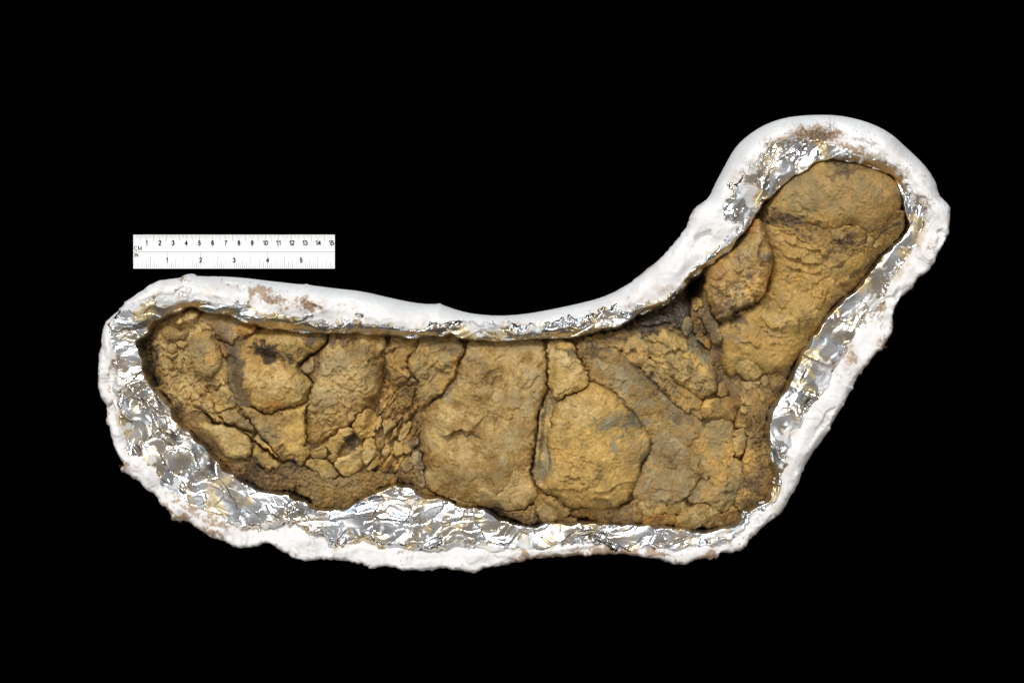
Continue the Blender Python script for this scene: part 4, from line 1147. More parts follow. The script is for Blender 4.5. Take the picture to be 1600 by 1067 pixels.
stone('lump', V('a', [(300, 290), (380, 240), (450, 270), (520, 300), (600, 300), (620, 360), (560, 410), (460, 440), (350, 400)]), F,
      'ochre', 'brown', z=2, r=8, e=6, dome=3, style='crumb', c=14)
stone('boulder', V('a', [(640, 340), (740, 310), (850, 335), (905, 420), (950, 540), (985, 660), (960, 720), (880, 790), (780, 830),
                         (720, 805), (650, 700), (615, 600), (620, 450)]), F, 'tan', 'ochre', z=4, r=11, e=10, dome=6, style='smooth')
stone('block_flank', [(336, 530), (359, 541), (376, 540), (388, 560), (392, 600), (390, 630), (380, 644), (368, 628), (358, 600),
                      (349, 575), (343, 548)], F, 'grey', 'brown', z=-3, r=4, e=3, tilt=(0.18, 0), style='smooth', gap=-1.6)
stone('chip', V('a', [(910, 400), (960, 440), (1080, 540), (990, 588), (960, 560)]), F, 'ochre', 'orange', z=2, r=3, e=3,
      tilt=(0, .1), style='smooth')
for pts in ([(860, 1000), (940, 915), (1010, 980), (1085, 1060), (1000, 1090), (880, 1085)], [(680, 930), (735, 870), (805, 945), (790, 992), (700, 975)],
            [(950, 790), (1010, 715), (1055, 830), (1000, 865)], [(795, 860), (955, 828), (965, 890), (820, 905)],
            [(380, 470), (480, 440), (500, 520), (430, 540), (370, 530)], [(390, 620), (440, 600), (470, 690), (420, 720), (395, 680)],
            [(470, 420), (610, 425), (600, 480), (520, 500), (480, 470)], [(385, 550), (480, 535), (510, 570), (450, 605), (390, 590)],
            [(480, 615), (540, 600), (560, 700), (500, 720)], [(620, 930), (660, 990), (620, 1040), (570, 990)]):
    stone('chip', V('a', pts), F, 'tan', 'ochre', z=1.5, r=4, e=4, style='smooth', dome=2)
# plates at the lower left
stone('plate', V('b', [(380, 20), (600, 20), (640, 160), (700, 220), (760, 300), (700, 280), (560, 220), (420, 110)]), F, 'tan', 'ochre',
      z=0, r=3, e=3, style='crumb', c=12)
stone('plate', V('b', [(600, 10), (720, 10), (860, 60), (860, 105), (660, 170), (640, 150)]), F, 'gold', 'tan', z=1, r=3, e=3, style='smooth')
stone('plate', V('b', [(660, 172), (840, 115), (930, 200), (1045, 330), (1035, 385), (900, 325), (765, 298), (700, 220)]), F, 'tan', 'ochre',
      z=2, r=4, e=4, style='flake', gap=0.8)
stone('plate', V('b', [(490, 235), (640, 285), (760, 312), (850, 340), (950, 395), (1015, 460), (1002, 655), (850, 655), (690, 600),
                       (600, 480), (480, 400), (430, 300)]), F, 'gold', 'tan', z=2, r=7, e=7, style='smooth', gap=0.8)
stone('plate', V('b', [(1030, 480), (1130, 545), (1230, 625), (1335, 695), (1280, 745), (1130, 735), (1018, 675)]), F, 'gold', 'tan', z=2, r=5,
      e=5, style='smooth', gap=0.8)
stone('sliver', V('b', [(1060, 390), (1095, 425), (1230, 565), (1305, 640), (1250, 620), (1130, 530), (1045, 465)]), F, 'tan', 'ochre', z=0,
      r=2.5, e=3, style='smooth', gap=0.15)
stone('sliver', V('b', [(860, 335), (1030, 400), (1015, 450), (950, 378)]), F, 'tan', 'ochre', z=0, r=2, e=2, style='smooth', gap=0.6)
# main left blocks
stone('block', [(378, 534), (386, 527), (400, 518), (416, 511), (442, 511), (480, 512), (509, 513), (510, 530), (502, 542), (486, 555),
                (469, 566), (462, 572), (465, 579), (477, 588), (486, 594), (486, 605), (482, 623), (469, 632), (454, 635), (435, 641),
                (415, 646), (395, 640), (382, 625), (376, 600), (374, 575), (373, 550)], F, 'gold', 'ochre', z=3, r=9, e=9,
      style='flake', gap=0.15)
stone('block', [(369, 634), (380, 648), (396, 669), (405, 683), (424, 704), (437, 716), (452, 722), (468, 728), (475, 718), (484, 710),
                (473, 699), (479, 694), (476, 678), (478, 660), (479, 645), (483, 627), (470, 633), (455, 637), (435, 642), (415, 647),
                (395, 642), (380, 630)], F, 'ochre', 'gold', z=0, r=5, e=5, style='smooth', gap=0.15)
stone('block', [(511, 513), (551, 513), (570, 514), (597, 516), (600, 535), (601, 545), (599, 560), (596, 584), (590, 617), (581, 623), (580, 630),
                (567, 638), (559, 646), (553, 659), (540, 664), (522, 677), (508, 689), (492, 695), (480, 696.5), (475.5, 680), (478, 669.5),
                (486, 650), (481, 645), (479, 635), (487, 604), (493, 590), (496, 575), (496, 557), (503, 545), (510, 533)], F, 'ochre', 'tan',
      z=2, r=7, e=8, style='rise', gap=0.15)
stone('chip', V('c', [(310, 490), (450, 390), (470, 380), (460, 480), (440, 580), (380, 550)]), F, 'tan', 'ochre', z=-1, r=3, e=3, style='smooth')
stone('shard', V('c', [(1210, 240), (1300, 150), (1480, 150), (1570, 170), (1550, 290), (1480, 330), (1450, 400), (1420, 470), (1470, 560),
                       (1430, 640), (1260, 690), (1230, 600), (1200, 450)]), F, 'ochre', 'brown', z=0, r=4, e=4, style='rise', tilt=(-.05, .1))
# crumbled zone in the middle
stone('shard_bed', [(590, 590), (600, 575), (606, 602), (630, 605), (652, 600), (655, 625), (650, 645), (655, 660), (652, 690), (655, 715),
                    (630, 738), (600, 745), (580, 735), (585, 715), (593, 690), (597, 660), (590, 640), (582, 625)], F, 'brown', 'ochre', z=-7,
      r=4, e=4, style='shard', c=8, stuff=True)
for pts, zz_ in (([(610, 260), (780, 100), (850, 100), (860, 190), (760, 320), (700, 390), (610, 380)], 2),
                 ([(840, 340), (965, 285), (975, 480), (920, 590), (800, 640), (740, 600), (665, 520), (720, 440), (830, 400)], 2),
                 ([(980, 250), (1100, 215), (1110, 330), (1175, 370), (1080, 460), (980, 525), (965, 400)], 0),
                 ([(1110, 230), (1160, 195), (1205, 250), (1190, 340), (1120, 382)], 0),
                 ([(1190, 340), (1240, 285), (1262, 380), (1210, 455), (1168, 392)], 1),
                 ([(415, 370), (560, 290), (600, 330), (580, 440), (470, 452), (420, 412)], 1),
                 ([(345, 495), (450, 450), (580, 450), (640, 520), (735, 632), (560, 655), (500, 590), (430, 560)], 1),
                 ([(590, 430), (680, 382), (720, 390), (705, 470), (650, 505)], -2),
                 ([(105, 392), (200, 340), (380, 318), (432, 400), (360, 460), (320, 535), (200, 442)], 1),
                 ([(1250, 250), (1290, 150), (1330, 130), (1310, 225), (1270, 255)], 2),
                 ([(1330, 255), (1365, 120), (1480, 50), (1445, 180), (1390, 275)], 2),
                 ([(1285, 290), (1400, 278), (1402, 400), (1300, 425)], 1),
                 ([(1400, 250), (1480, 190), (1540, 240), (1550, 320), (1420, 380)], 0),
                 ([(1380, 470), (1480, 420), (1500, 520), (1440, 600), (1380, 560)], 0),
                 ([(1120, 20), (1170, 0), (1165, 110), (1120, 180)], 1),
                 ([(1180, 60), (1250, 30), (1330, 60), (1230, 190), (1175, 150)], 0),
                 ([(1010, 545), (1100, 460), (1180, 480), (1100, 560), (1030, 590)], 0)):
    stone('fragment', V('d', pts), F, 'gold' if zz_ > 0 else 'ochre', 'tan', z=zz_, r=4, e=5, style='flake', gap=-0.5)
stone('fragment', [(549, 665), (560, 648), (567, 640), (585, 641), (590, 652), (594, 660), (588, 677), (577, 687), (560, 687), (549, 676)], F, 'ochre',
      'gold', z=1, r=6, e=7, style='rise', gap=0.15)
stone('fragment', V('c', [(1020, 770), (1060, 690), (1140, 620), (1190, 560), (1160, 700), (1120, 790), (1070, 810)]), F, 'ochre', 'orange', z=-1, r=5, e=6)
stone('fragment', V('c', [(1140, 830), (1200, 780), (1240, 800), (1220, 900), (1150, 1000), (1120, 960)]), F, 'ochre', 'gold', z=-3, r=4, e=5)
stone('fragment', V('c', [(1270, 750), (1400, 675), (1515, 690), (1520, 790), (1440, 900), (1340, 900)]), F, 'ochre', 'brown', z=-4, r=5, e=6, style='rise')
stone('fragment', V('c', [(1430, 640), (1470, 570), (1540, 610), (1530, 660), (1450, 660)]), F, 'tan', 'grey', z=-2, r=3, e=4, style='crumb', c=6)
stone('dirt_crust', V('d', [(340, 570), (430, 580), (560, 655), (800, 650), (950, 600), (1100, 600), (1350, 640), (1300, 690), (1220, 725), (1100, 725),
                            (1110, 840), (900, 910), (790, 1010), (640, 970), (470, 960), (430, 870), (340, 840), (290, 760), (300, 640)]), F,
      'ochre', 'dirt', z=3, r=7, e=6, style='dirt', c=7, stuff=True, warp=2.0, gap=-1.6)
stone('dirt_crust', V('b', [(780, 800), (1000, 700), (1130, 750), (1330, 700), (1480, 700), (1600, 760), (1500, 900), (1350, 1000), (1200, 1020), (1050, 930),
                            (950, 870), (850, 850)]), F, 'brown', 'dirt', z=0, r=7, e=6, style='dirt', c=8, stuff=True, warp=2.0, gap=-1.6)
stone('dirt_crust', V('f', [(-60, 420), (60, 300), (130, 420), (200, 640), (330, 700), (330, 730), (180, 720), (120, 690), (110, 560), (0, 500), (-90, 520)]), F,
      'ochre', 'brown', z=-4, r=5, e=5, style='crumb', c=8, stuff=True, gap=-1.6)
# middle blocks
stone('wedge', V('e', [(25, 400), (100, 270), (155, 200), (155, 90), (400, 80), (560, 90), (645, 240), (600, 320), (550, 400), (540, 520), (460, 640), (350, 750),
                       (200, 860), (150, 880), (125, 700), (150, 540), (80, 470)]), F, 'tan', 'ochre', z=2, r=5, e=6, style='rise', gap=0.15, tilt=(0, -.03))
stone('block', V('e', [(650, 250), (720, 100), (900, 110), (1400, 110), (1475, 200), (1490, 300), (1500, 400), (1490, 580), (1515, 650), (1430, 780), (1405, 950),
                       (1395, 1060)]) + V('f', [(1400, 30), (1385, 120), (1350, 300), (1328, 400), (1335, 500), (1390, 620), (1405, 680), (1380, 760), (1280, 825),
                                                (1180, 850), (1050, 855), (850, 830), (700, 780), (520, 750), (400, 720), (330, 690), (240, 600), (220, 480), (200, 300),
                                                (165, 200), (150, 100), (150, 0)]) + V('e', [(155, 1000), (205, 890), (355, 755), (440, 735), (560, 620), (560, 500), (590, 420)]),
      F, 'ochre', 'tan', z=3, r=9, e=9, style='smooth', gap=0.15)
stone('fragment', V('f', [(430, 705), (520, 725), (650, 765), (820, 795), (740, 835), (600, 842), (560, 775)]), F, 'ochre', 'tan', z=2, r=4, e=5)
stone('fragment', V('f', [(850, 845), (1180, 860), (1300, 835), (1380, 780), (1405, 850), (1410, 960), (1280, 1030), (1200, 950), (1100, 930), (1080, 870)]), F,
      'ochre', 'brown', z=1, r=6, e=6, style='crumb', c=11)
stone('fragment', V('f', [(1310, 880), (1350, 850), (1400, 870), (1395, 930), (1330, 940)]), F, 'ochre', 'tan', z=4, r=4, e=5, dome=2)
stone('fragment', V('f', [(-10, 70), (150, 0), (160, 185), (70, 255), (-10, 285)]), F, 'brown', 'ochre', z=0, r=4, e=4, style='flake')
stone('fragment', V('f', [(80, 260), (160, 215), (195, 320), (215, 480), (235, 610), (190, 650), (135, 560), (75, 400)]), F, 'brown', 'grey', z=-2, r=4, e=4, style='crumb', c=8)
stone('sliver', [(856, 612), (862, 625), (866, 640), (862, 670), (855, 690), (862, 720), (864, 745), (852, 762), (841, 766), (834, 745), (831, 725), (837, 690),
                 (842, 660), (844, 640), (850, 625)], F, 'grey', 'tan', z=-5, r=5, e=6, style='smooth', gap=1.1)
stone('block', V('g', [(85, 230), (150, 130), (370, 150), (400, 280), (500, 450), (555, 570), (480, 650), (400, 690), (280, 740), (180, 780), (140, 680), (110, 600),
                       (100, 450), (110, 320)]), F, 'gold', 'tan', z=3, r=5, e=5, style='flake', gap=0.15)
stone('oval_block', V('g', [(175, 795), (400, 700), (490, 650), (550, 572), (610, 582), (700, 630), (800, 700), (900, 800), (1000, 900), (1080, 1000)])
      + V('h', [(1275, 30), (1310, 100), (1315, 270), (1240, 330), (1220, 420), (1190, 530), (1130, 650), (1050, 770), (930, 842), (880, 830), (800, 850), (700, 830),
                (620, 812), (480, 838), (430, 800), (310, 705), (150, 645), (210, 500), (250, 300), (215, 100), (240, 0)]) + V('g', [(155, 1060), (150, 900)]), F,
      'gold', 'ochre', z=9, r=7, e=13, style='smooth', gap=0.15)
stone('slope', [(920, 590), (925, 566), (935, 548), (950, 540), (972, 548), (990, 565), (1008, 580), (1030, 600), (1055, 630), (1085, 650), (1102, 665), (1098, 695),
                (1085, 705), (1060, 698), (1030, 698), (1012, 690), (1000, 660), (985, 640), (965, 620), (945, 605)], F, 'ochre', 'grey', z=-1, r=6, e=6, style='smooth', gap=-1.6)
stone('fragment', V('g', [(680, 370), (740, 345), (775, 430), (830, 490), (842, 550), (770, 625), (715, 580), (680, 500)]), F, 'tan', 'gold', z=3, r=5, e=6, style='smooth')
stone('fragment', V('g', [(390, 230), (500, 190), (690, 240), (700, 290), (630, 350), (590, 480), (540, 500), (440, 330)]), F, 'ochre', 'grey', z=-3, r=5, e=5, style='crumb', c=11)
stone('fragment', V('g', [(380, 190), (540, 110), (680, 60), (760, 180), (700, 260), (560, 220), (400, 230)]), F, 'ochre', 'tan', z=-2, r=5, e=5, style='crumb', c=10)
stone('fragment', V('g', [(690, 60), (900, 30), (1000, 60), (960, 180), (880, 270), (780, 290), (720, 240)]), F, 'ochre', 'tan', z=-1, r=5, e=5, style='fall')
stone('plank', [(1003, 576), (1016, 562), (1028, 571), (1056, 597), (1075, 611), (1098, 626), (1092, 637), (1100, 657), (1085, 650), (1060, 632), (1040, 614), (1015, 590)],
      F, 'tan', 'ochre', z=3, r=4, e=5, style='fall', gap=-1.6)
stone('slab', [(1005, 517), (1053, 517), (1065, 529), (1080, 540), (1093, 545), (1104, 558), (1116, 573), (1122, 592), (1120, 605), (1110, 615), (1098, 625), (1084, 615),
               (1065, 600), (1055, 596), (1042, 584), (1024, 566), (1013, 546), (1002, 533)], F, 'tan', 'gold', z=3, r=8, e=9, style='fall', gap=-1.6)
stone('slab', V('g', [(940, 110), (1100, 70), (1155, 230), (1175, 335), (1095, 432), (950, 375), (890, 280)]), F, 'tan', 'ochre', z=4, r=5, e=6, style='flake', tilt=(.05, .05), gap=-1.6)
# junction and the lower right
stone('blob', V('j', [(610, 560), (750, 535), (830, 548), (935, 630), (880, 670), (872, 745), (820, 775), (700, 742), (640, 785), (520, 740), (500, 680), (520, 610)]), F, 'ochre',
      'gold', z=5, r=8, e=8, style='smooth', dome=3, gap=-1.6)
stone('blob', V('j', [(665, 470), (720, 380), (770, 420), (790, 480), (730, 540), (670, 500)]), F, 'ochre', 'tan', z=4, r=5, e=6, style='smooth', dome=2, gap=-1.6)
stone('plate', [(1098, 672), (1111, 661), (1125, 651), (1143, 656), (1148, 668), (1150, 683), (1148, 702), (1146, 716), (1135, 724), (1110, 727), (1095, 724), (1084, 712),
                (1080, 698), (1084, 684)], F, 'tan', 'ochre', z=0, r=9, e=5, style='smooth', gap=-1.6)
stone('fragment', V('k', [(985, 20), (1120, -20), (1125, 90), (1050, 250), (985, 215), (975, 80)]), F, 'ochre', 'tan', z=2, r=5, e=6, style='flake')
stone('fragment', V('j', [(855, 880), (930, 845), (985, 920), (980, 960), (850, 960)]), F, 'tan', 'ochre', z=2, r=4, e=5, style='smooth')
stone('dark_slab', V('k', [(125, 80), (300, -10), (440, 10), (560, 150), (690, 330), (700, 420), (610, 480), (590, 560), (500, 660), (370, 725), (100, 720), (-60, 680), (-110, 560),
                           (20, 390), (100, 250)]), F, 'ochre', 'grey', z=0, r=8, e=6, style='smooth', gap=-1.6)
stone('lower_bed', V('k', [(560, 180), (700, 230), (950, 215), (1070, 290), (1095, 450), (1065, 550), (1005, 600), (1005, 715), (940, 795), (860, 815), (750, 765), (640, 710), (480, 700),
                           (560, 580), (690, 420), (660, 320)]), F, 'tan', 'ochre', z=0, r=7, e=6, style='flake', gap=-1.6)
stone('lower_bed', V('h', [(1130, 760), (1240, 700), (1400, 690), (1640, 720), (1700, 800), (1680, 900), (1460, 900), (1240, 960), (1100, 880)]), F, 'ochre', 'tan', z=-2, r=6, e=6, style='flake', gap=-1.6)
stone('chip', V('k', [(255, 790), (320, 760), (425, 735), (455, 790), (400, 835), (320, 845)]), F, 'gold', 'ochre', z=3, r=4, e=5, style='smooth')
stone('bottom_piece', V('k', [(0, 770), (50, 830), (250, 850), (380, 890), (360, 930), (240, 955), (60, 935), (-40, 900)]), F, 'ochre', 'orange', z=1, r=6, e=7, gap=-1.6)
stone('bottom_piece', V('k', [(360, 890), (500, 780), (640, 705), (755, 760), (860, 830), (760, 890), (660, 920), (520, 1020), (380, 985)]), F, 'ochre', 'tan', z=3, r=6, e=8, style='flake', gap=-1.6)
stone('bottom_piece', V('k', [(850, 835), (940, 800), (1035, 815), (1055, 870), (930, 960), (760, 990), (670, 970), (660, 930), (760, 890)]), F, 'orange', 'brown', z=1, r=6, e=8, style='rise', gap=-1.6)
stone('chip', V('k', [(925, 795), (1000, 715), (1045, 810), (950, 825)]), F, 'ochre', 'tan', z=3, r=4, e=5)
stone('crumbled_corner', V('k', [(1130, -10), (1300, 0), (1370, 150), (1410, 300), (1455, 450), (1420, 600), (1330, 710), (1200, 770), (1080, 825), (1040, 800), (1005, 700), (1005, 600),
                                 (1085, 480), (1060, 300), (1120, 150)]), F, 'dirt', 'ochre', z=0, r=7, e=7, style='crumb', c=9, stuff=True, gap=-1.6)
stone('crumbled_corner', V('j', [(890, 680), (940, 560), (900, 420), (1000, 350), (1160, 320), (1300, 290), (1400, 330), (1400, 420), (1300, 580), (1200, 720), (1180, 860), (1190, 960), (990, 960),
                                 (930, 840), (860, 830)]), F, 'ochre', 'dirt', z=-3, r=6, e=6, style='crumb', c=9, stuff=True, gap=-1.6)
for pts in ([(940, 420), (1000, 370), (1120, 360), (1140, 420), (1050, 470), (970, 465)], [(950, 560), (1040, 510), (1090, 570), (1050, 640), (960, 610)],
            [(1080, 480), (1160, 470), (1220, 560), (1180, 590), (1100, 540)], [(930, 650), (990, 640), (1010, 700), (940, 720)], [(1150, 340), (1200, 320), (1240, 400), (1190, 440), (1140, 400)],
            [(1240, 360), (1340, 320), (1385, 380), (1330, 460), (1250, 450)], [(960, 780), (1020, 730), (1050, 800), (1000, 860)], [(1060, 700), (1120, 680), (1150, 760), (1090, 800)]):
    stone('fragment', V('j', pts), F, 'ochre', 'tan', z=0.5, r=4, e=4, style='flake', gap=-0.8)
stone('bottom_piece', V('h', [(110, 680), (310, 705), (460, 842), (490, 880), (330, 960), (230, 1000), (140, 900), (105, 790)]), F, 'ochre', 'tan', z=1, r=6, e=6, style='flake', gap=-1.6)
stone('bottom_piece', V('h', [(490, 870), (620, 815), (880, 840), (1000, 830), (1140, 770), (1245, 880), (1235, 985), (1100, 1015), (900, 1005), (720, 955), (600, 925)]), F, 'ochre', 'dirt', z=-1, r=6,
      e=6, style='crumb', c=12, gap=-1.6)
stone('bottom_piece', V('h', [(1235, 970), (1460, 885), (1600, 925), (1600, 995), (1480, 1022), (1280, 1015)]), F, 'orange', 'ochre', z=2, r=6, e=7, gap=-1.6)
stone('bottom_piece', V('h', [(340, 960), (480, 910), (560, 960), (480, 1000), (360, 1000)]), F, 'ochre', 'brown', z=0, r=4, e=5, gap=-1.6)
# limb and head at the upper right
stone('limb', [(1122, 507), (1145, 499), (1170, 488), (1185, 472), (1200, 462), (1209, 430), (1210, 395), (1198, 372), (1203, 345), (1230, 358), (1262, 370), (1290, 383), (1325, 392),
               (1352, 380), (1375, 385), (1385, 396), (1365, 420), (1345, 446), (1322, 466), (1302, 478), (1290, 505), (1270, 532), (1252, 556), (1240, 570), (1225, 580), (1195, 588), (1170, 585),
               (1155, 580), (1145, 590), (1135, 582), (1126, 562), (1132, 540), (1128, 520)], F, 'gold', 'ochre', z=1, r=10, e=9, style='smooth', gap=-1.6)
stone('knob', V('i', [(1120, 570), (1250, 545), (1400, 555), (1530, 640), (1550, 715), (1500, 775), (1400, 790), (1250, 735), (1150, 670)]), F, 'gold', 'tan', z=3, r=10, e=7, style='smooth', dome=4, gap=-1.6)
stone('knob', V('j', [(895, 205), (960, 148), (1068, 150), (1130, 230), (1165, 312), (1010, 362), (920, 305), (885, 250)]), F, 'tan', 'gold', z=4, r=6, e=7, style='smooth', dome=2, gap=-1.6)
stone('knob', V('m', [(880, 570), (930, 490), (1050, 475), (1065, 540), (1000, 590), (920, 600)]), F, 'orange', 'ochre', z=4, r=6, e=7, dome=3, gap=-1.6)
stone('knob', V('m', [(470, 500), (540, 470), (620, 500), (690, 565), (620, 605), (530, 580)]), F, 'ochre', 'gold', z=3, r=6, e=5, style='smooth', dome=2, gap=-1.6)
stone('knob', V('m', [(560, 650), (680, 570), (720, 610), (715, 710), (640, 720)]), F, 'gold', 'tan', z=3, r=6, e=5, style='smooth', dome=2, gap=-1.6)
stone('knob', V('m', [(770, 620), (850, 590), (890, 650), (900, 720), (820, 770), (760, 720)]), F, 'ochre', 'brown', z=2, r=6, e=6, style='crumb', c=8, gap=-1.6)
stone('fragment', V('m', [(800, 430), (900, 380), (920, 440), (880, 500), (760, 560), (700, 555)]), F, 'ochre', 'tan', z=3, r=5, e=5)
stone('fragment', V('i', [(860, 630), (940, 575), (1020, 590), (1030, 625), (960, 645)]), F, 'ochre', 'tan', z=2, r=4, e=5, style='smooth')
stone('collar', [(1198, 345), (1206, 325), (1230, 340), (1262, 350), (1298, 362), (1330, 350), (1356, 366), (1385, 342), (1410, 325), (1419, 350), (1410, 366), (1390, 388), (1368, 402),
                 (1335, 402), (1300, 396), (1262, 380), (1225, 362)], F, 'ochre', 'brown', z=5, r=6, e=5, style='crumb', c=9, stuff=True, gap=-1.6)
stone('head', V('l', [(170, 480), (300, 310), (560, 90), (720, 40), (900, 50), (1180, 80), (1400, 200), (1500, 320), (1540, 480), (1480, 600), (1390, 680), (1290, 780), (1160, 855), (1040, 745),
                      (980, 710), (900, 765), (780, 800), (560, 740), (420, 742), (250, 645), (130, 570)]), F, 'tan', 'ochre', z=5, r=14, e=13, style='smooth', gap=-3.0)
for pts in ([(540, 745), (620, 780), (745, 830), (640, 935), (540, 860)], [(960, 790), (1060, 740), (1155, 840), (1150, 900), (1060, 965), (975, 900)], [(780, 810), (900, 780), (960, 850), (880, 920), (800, 880)],
            [(240, 650), (310, 640), (340, 720), (280, 740)], [(350, 720), (420, 745), (440, 800), (370, 800)], [(1380, 760), (1460, 690), (1540, 700), (1500, 790), (1400, 820)],
            [(1240, 920), (1330, 850), (1400, 870), (1340, 960), (1260, 980)], [(140, 590), (200, 620), (215, 680), (150, 660)], [(1160, 900), (1230, 860), (1240, 930), (1180, 990)]):
    stone('fragment', V('l', pts), F, 'ochre', 'tan', z=6, r=4, e=4, style='flake', gap=-0.6)

# --- things lying against the fossil
blk = V('G', [(115, 950), (170, 895), (250, 840), (335, 770), (375, 680), (400, 645), (465, 700), (492, 800), (518, 910), (495, 1010)]) + \
    V('i', [(1265, 70), (1240, 200), (1205, 280), (1195, 380), (1160, 445), (1085, 470), (960, 545), (880, 575), (790, 645), (660, 665), (618, 600), (580, 480), (553, 400), (550, 200)])
o = stone('loose_stone', blk, None, 'brown', 'ochre', z=22, r=11, e=20, style='flake', dome=8, gap=0.2, mat=M_WETROCK, deep=40)
o['label'] = 'brown angular loose stone with a split wedged beside the narrow limb of the fossil'
o['category'] = 'stone'
o = stone('dark_clod', V('i', [(-190, 690), (-110, 610), (20, 550), (150, 480), (250, 380), (345, 255), (395, 320), (412, 440), (402, 560), (425, 650), (340, 700), (290, 765), (220, 745), (150, 685), (60, 740), (-90, 740)]), None,
          'dark', 'dark', z=-3, r=5, e=6, style='crumb', c=15, mat=M_TAR, deep=40, stuff=True)
del o['kind']
o['label'] = 'glossy blackish brown crumbly clod under the plaster lip beside the loose stone'
o['category'] = 'clod'
for pts, c1, c2, zz_, lab in (
        ([(408, 435), (485, 418), (542, 480), (485, 585), (425, 545)], 'tan', 'ochre', 2, 'small tan stone chip above the grey-brown one, beside the dark clod'),
        ([(480, 595), (550, 478), (620, 615), (685, 700), (738, 800), (738, 885), (700, 935), (640, 922), (580, 812), (548, 700)], 'grey', 'tan', 3,
         'long grey-brown stone chip leaning below the loose split stone'),
        ([(440, 825), (520, 800), (602, 870), (612, 945), (570, 955), (490, 892)], 'orange', 'gold', 2, 'bright orange stone chip at the foot of the leaning chips'),
        ([(425, 720), (500, 645), (535, 690), (565, 760), (560, 830), (450, 822)], 'ochre', 'orange', 1, 'ochre stone chip between the round grey pebble and the long chip'),
        ([(305, 680), (350, 615), (412, 655), (435, 740), (400, 825), (330, 828), (298, 750)], 'blue', 'grey', 2, 'dark grey rounded pebble at the edge of the dark clod')):
    o = stone('stone_chip', V('i', pts), None, c1, c2, z=zz_, r=3.5, e=5, style='flake', gap=0.1, deep=30)
    o['label'] = lab
    o['category'] = 'stone chip'
    o['group'] = 'loose chips beside the dark clod'

# ------------------------------------------------------------------ burlap fibres sticking out of the plaster


def tube_mesh(paths, rad):
    vs, fs = [], []
    for pth in paths:
        pth = [Vector(p) for p in pth]
        for i, p in enumerate(pth):
            d = (pth[min(i + 1, len(pth) - 1)] - pth[max(i - 1, 0)]).normalized()
            a = d.orthogonal().normalized()
            b2 = d.cross(a)
            n0 = len(vs)
            rr = rad * (1 - 0.6 * i / len(pth))
            for k in range(3):
                an = k * 2.0944
                vs.append(p + rr * (a * math.cos(an) + b2 * math.sin(an)))
            if i:
                for k in range(3):
                    k2 = (k + 1) % 3
                    fs.append((n0 - 3 + k, n0 - 3 + k2, n0 + k2, n0 + k))
    return np.array([tuple(v) for v in vs]), np.array(fs)


def pz(x, y):
    Xg, Yg, Zg = Z_PLASTER
    i = int(round((x - Xg[0, 0]) / 1.2))
    j = int(round((y - Yg[0, 0]) / 1.2))
    return float(Zg[max(0, min(Zg.shape[0] - 1, j)), max(0, min(Zg.shape[1] - 1, i))])


TUFTS = [(1278, 208, 26, 9, 130, 12), (1300, 200, 4, 8, 12, 16), (1250, 206, 20, 6, 40, 9), (1280, 228, 34, 5, 20, 16), (1440, 316, 22, 9, 60, 9), (1388, 262, 24, 7, 40, 7),
         (1205, 222, 20, 6, 30, 7), (278, 810, 12, 6, 40, 6), (260, 800, 12, 8, 40, 5), (192, 733, 9, 7, 30, 5), (320, 833, 26, 5, 40, 4), (1115, 870, 22, 4, 60, 5),
         (1160, 856, 9, 6, 30, 4), (1384, 538, 7, 9, 40, 5), (1396, 510, 5, 7, 24, 4), (1425, 447, 8, 5, 20, 4), (1375, 485, 8, 26, 40, 5), (425, 466, 22, 9, 60, 5),
         (480, 478, 18, 8, 40, 5), (288, 436, 6, 7, 24, 5), (165, 655, 4, 10, 20, 4), (1090, 320, 8, 6, 12, 4), (1170, 270, 16, 8, 24, 6), (1350, 246, 22, 5, 30, 6), (1410, 275, 8, 14, 30, 6), (1432, 312, 8, 10, 24, 7), (1240, 214, 14, 4, 24, 8),
         (1000, 478, 40, 4, 20, 4), (1050, 455, 20, 8, 14, 4), (900, 869, 60, 3, 40, 4), (430, 850, 10, 4, 14, 4), (1180, 835, 12, 6, 14, 4)]
for tx, ty, rx, ry, n, ln in TUFTS:
    paths = []
    for _ in range(n):
        x = tx + rng.gauss(0, rx * 0.5)
        y = ty + rng.gauss(0, ry * 0.5)
        if SD_O(np.array([[x]]), np.array([[y]]))[0, 0] < 1.0:
            continue
        z0 = pz(x, y) - 1.5
        an = rng.uniform(0, 6.28)
        l = ln * rng.uniform(0.5, 1.3)
        bend = rng.gauss(0, 0.8)
        pts = []
        for k in range(5):
            f = k / 4
            pts.append((x + math.cos(an + bend * f) * l * f, y + math.sin(an + bend * f) * l * f,
                        z0 + 1.2 + rng.uniform(0.5, 1.2) * 4 * math.sin(f * 2.6)))
        arr = np.array(pts)
        paths.append([tuple(v) for v in to_world(arr[:, 0], arr[:, 1], arr[:, 2])])
    if paths:
        vs, fs = tube_mesh(paths, 0.28 * S)
        o = mesh_from('burlap_tuft', vs, fs, M_BURLAP, jacket)
        o['kind'] = 'stuff'

# ------------------------------------------------------------------ ruler lying on the table
RX0, RX1, RY0, RY1 = 208.6, 523.2, 367.0, 419.8
RT = 0.0012


def rw(x, y, z):
    return ((x - CX) * S_GROUND, (CY - y) * S_GROUND, z)


ruler = empty('scale_ruler', rw((RX0 + RX1) / 2, (RY0 + RY1) / 2, 0))
ruler['label'] = 'small white scale ruler marked in centimetres and inches above the jacket'
ruler['category'] = 'ruler'


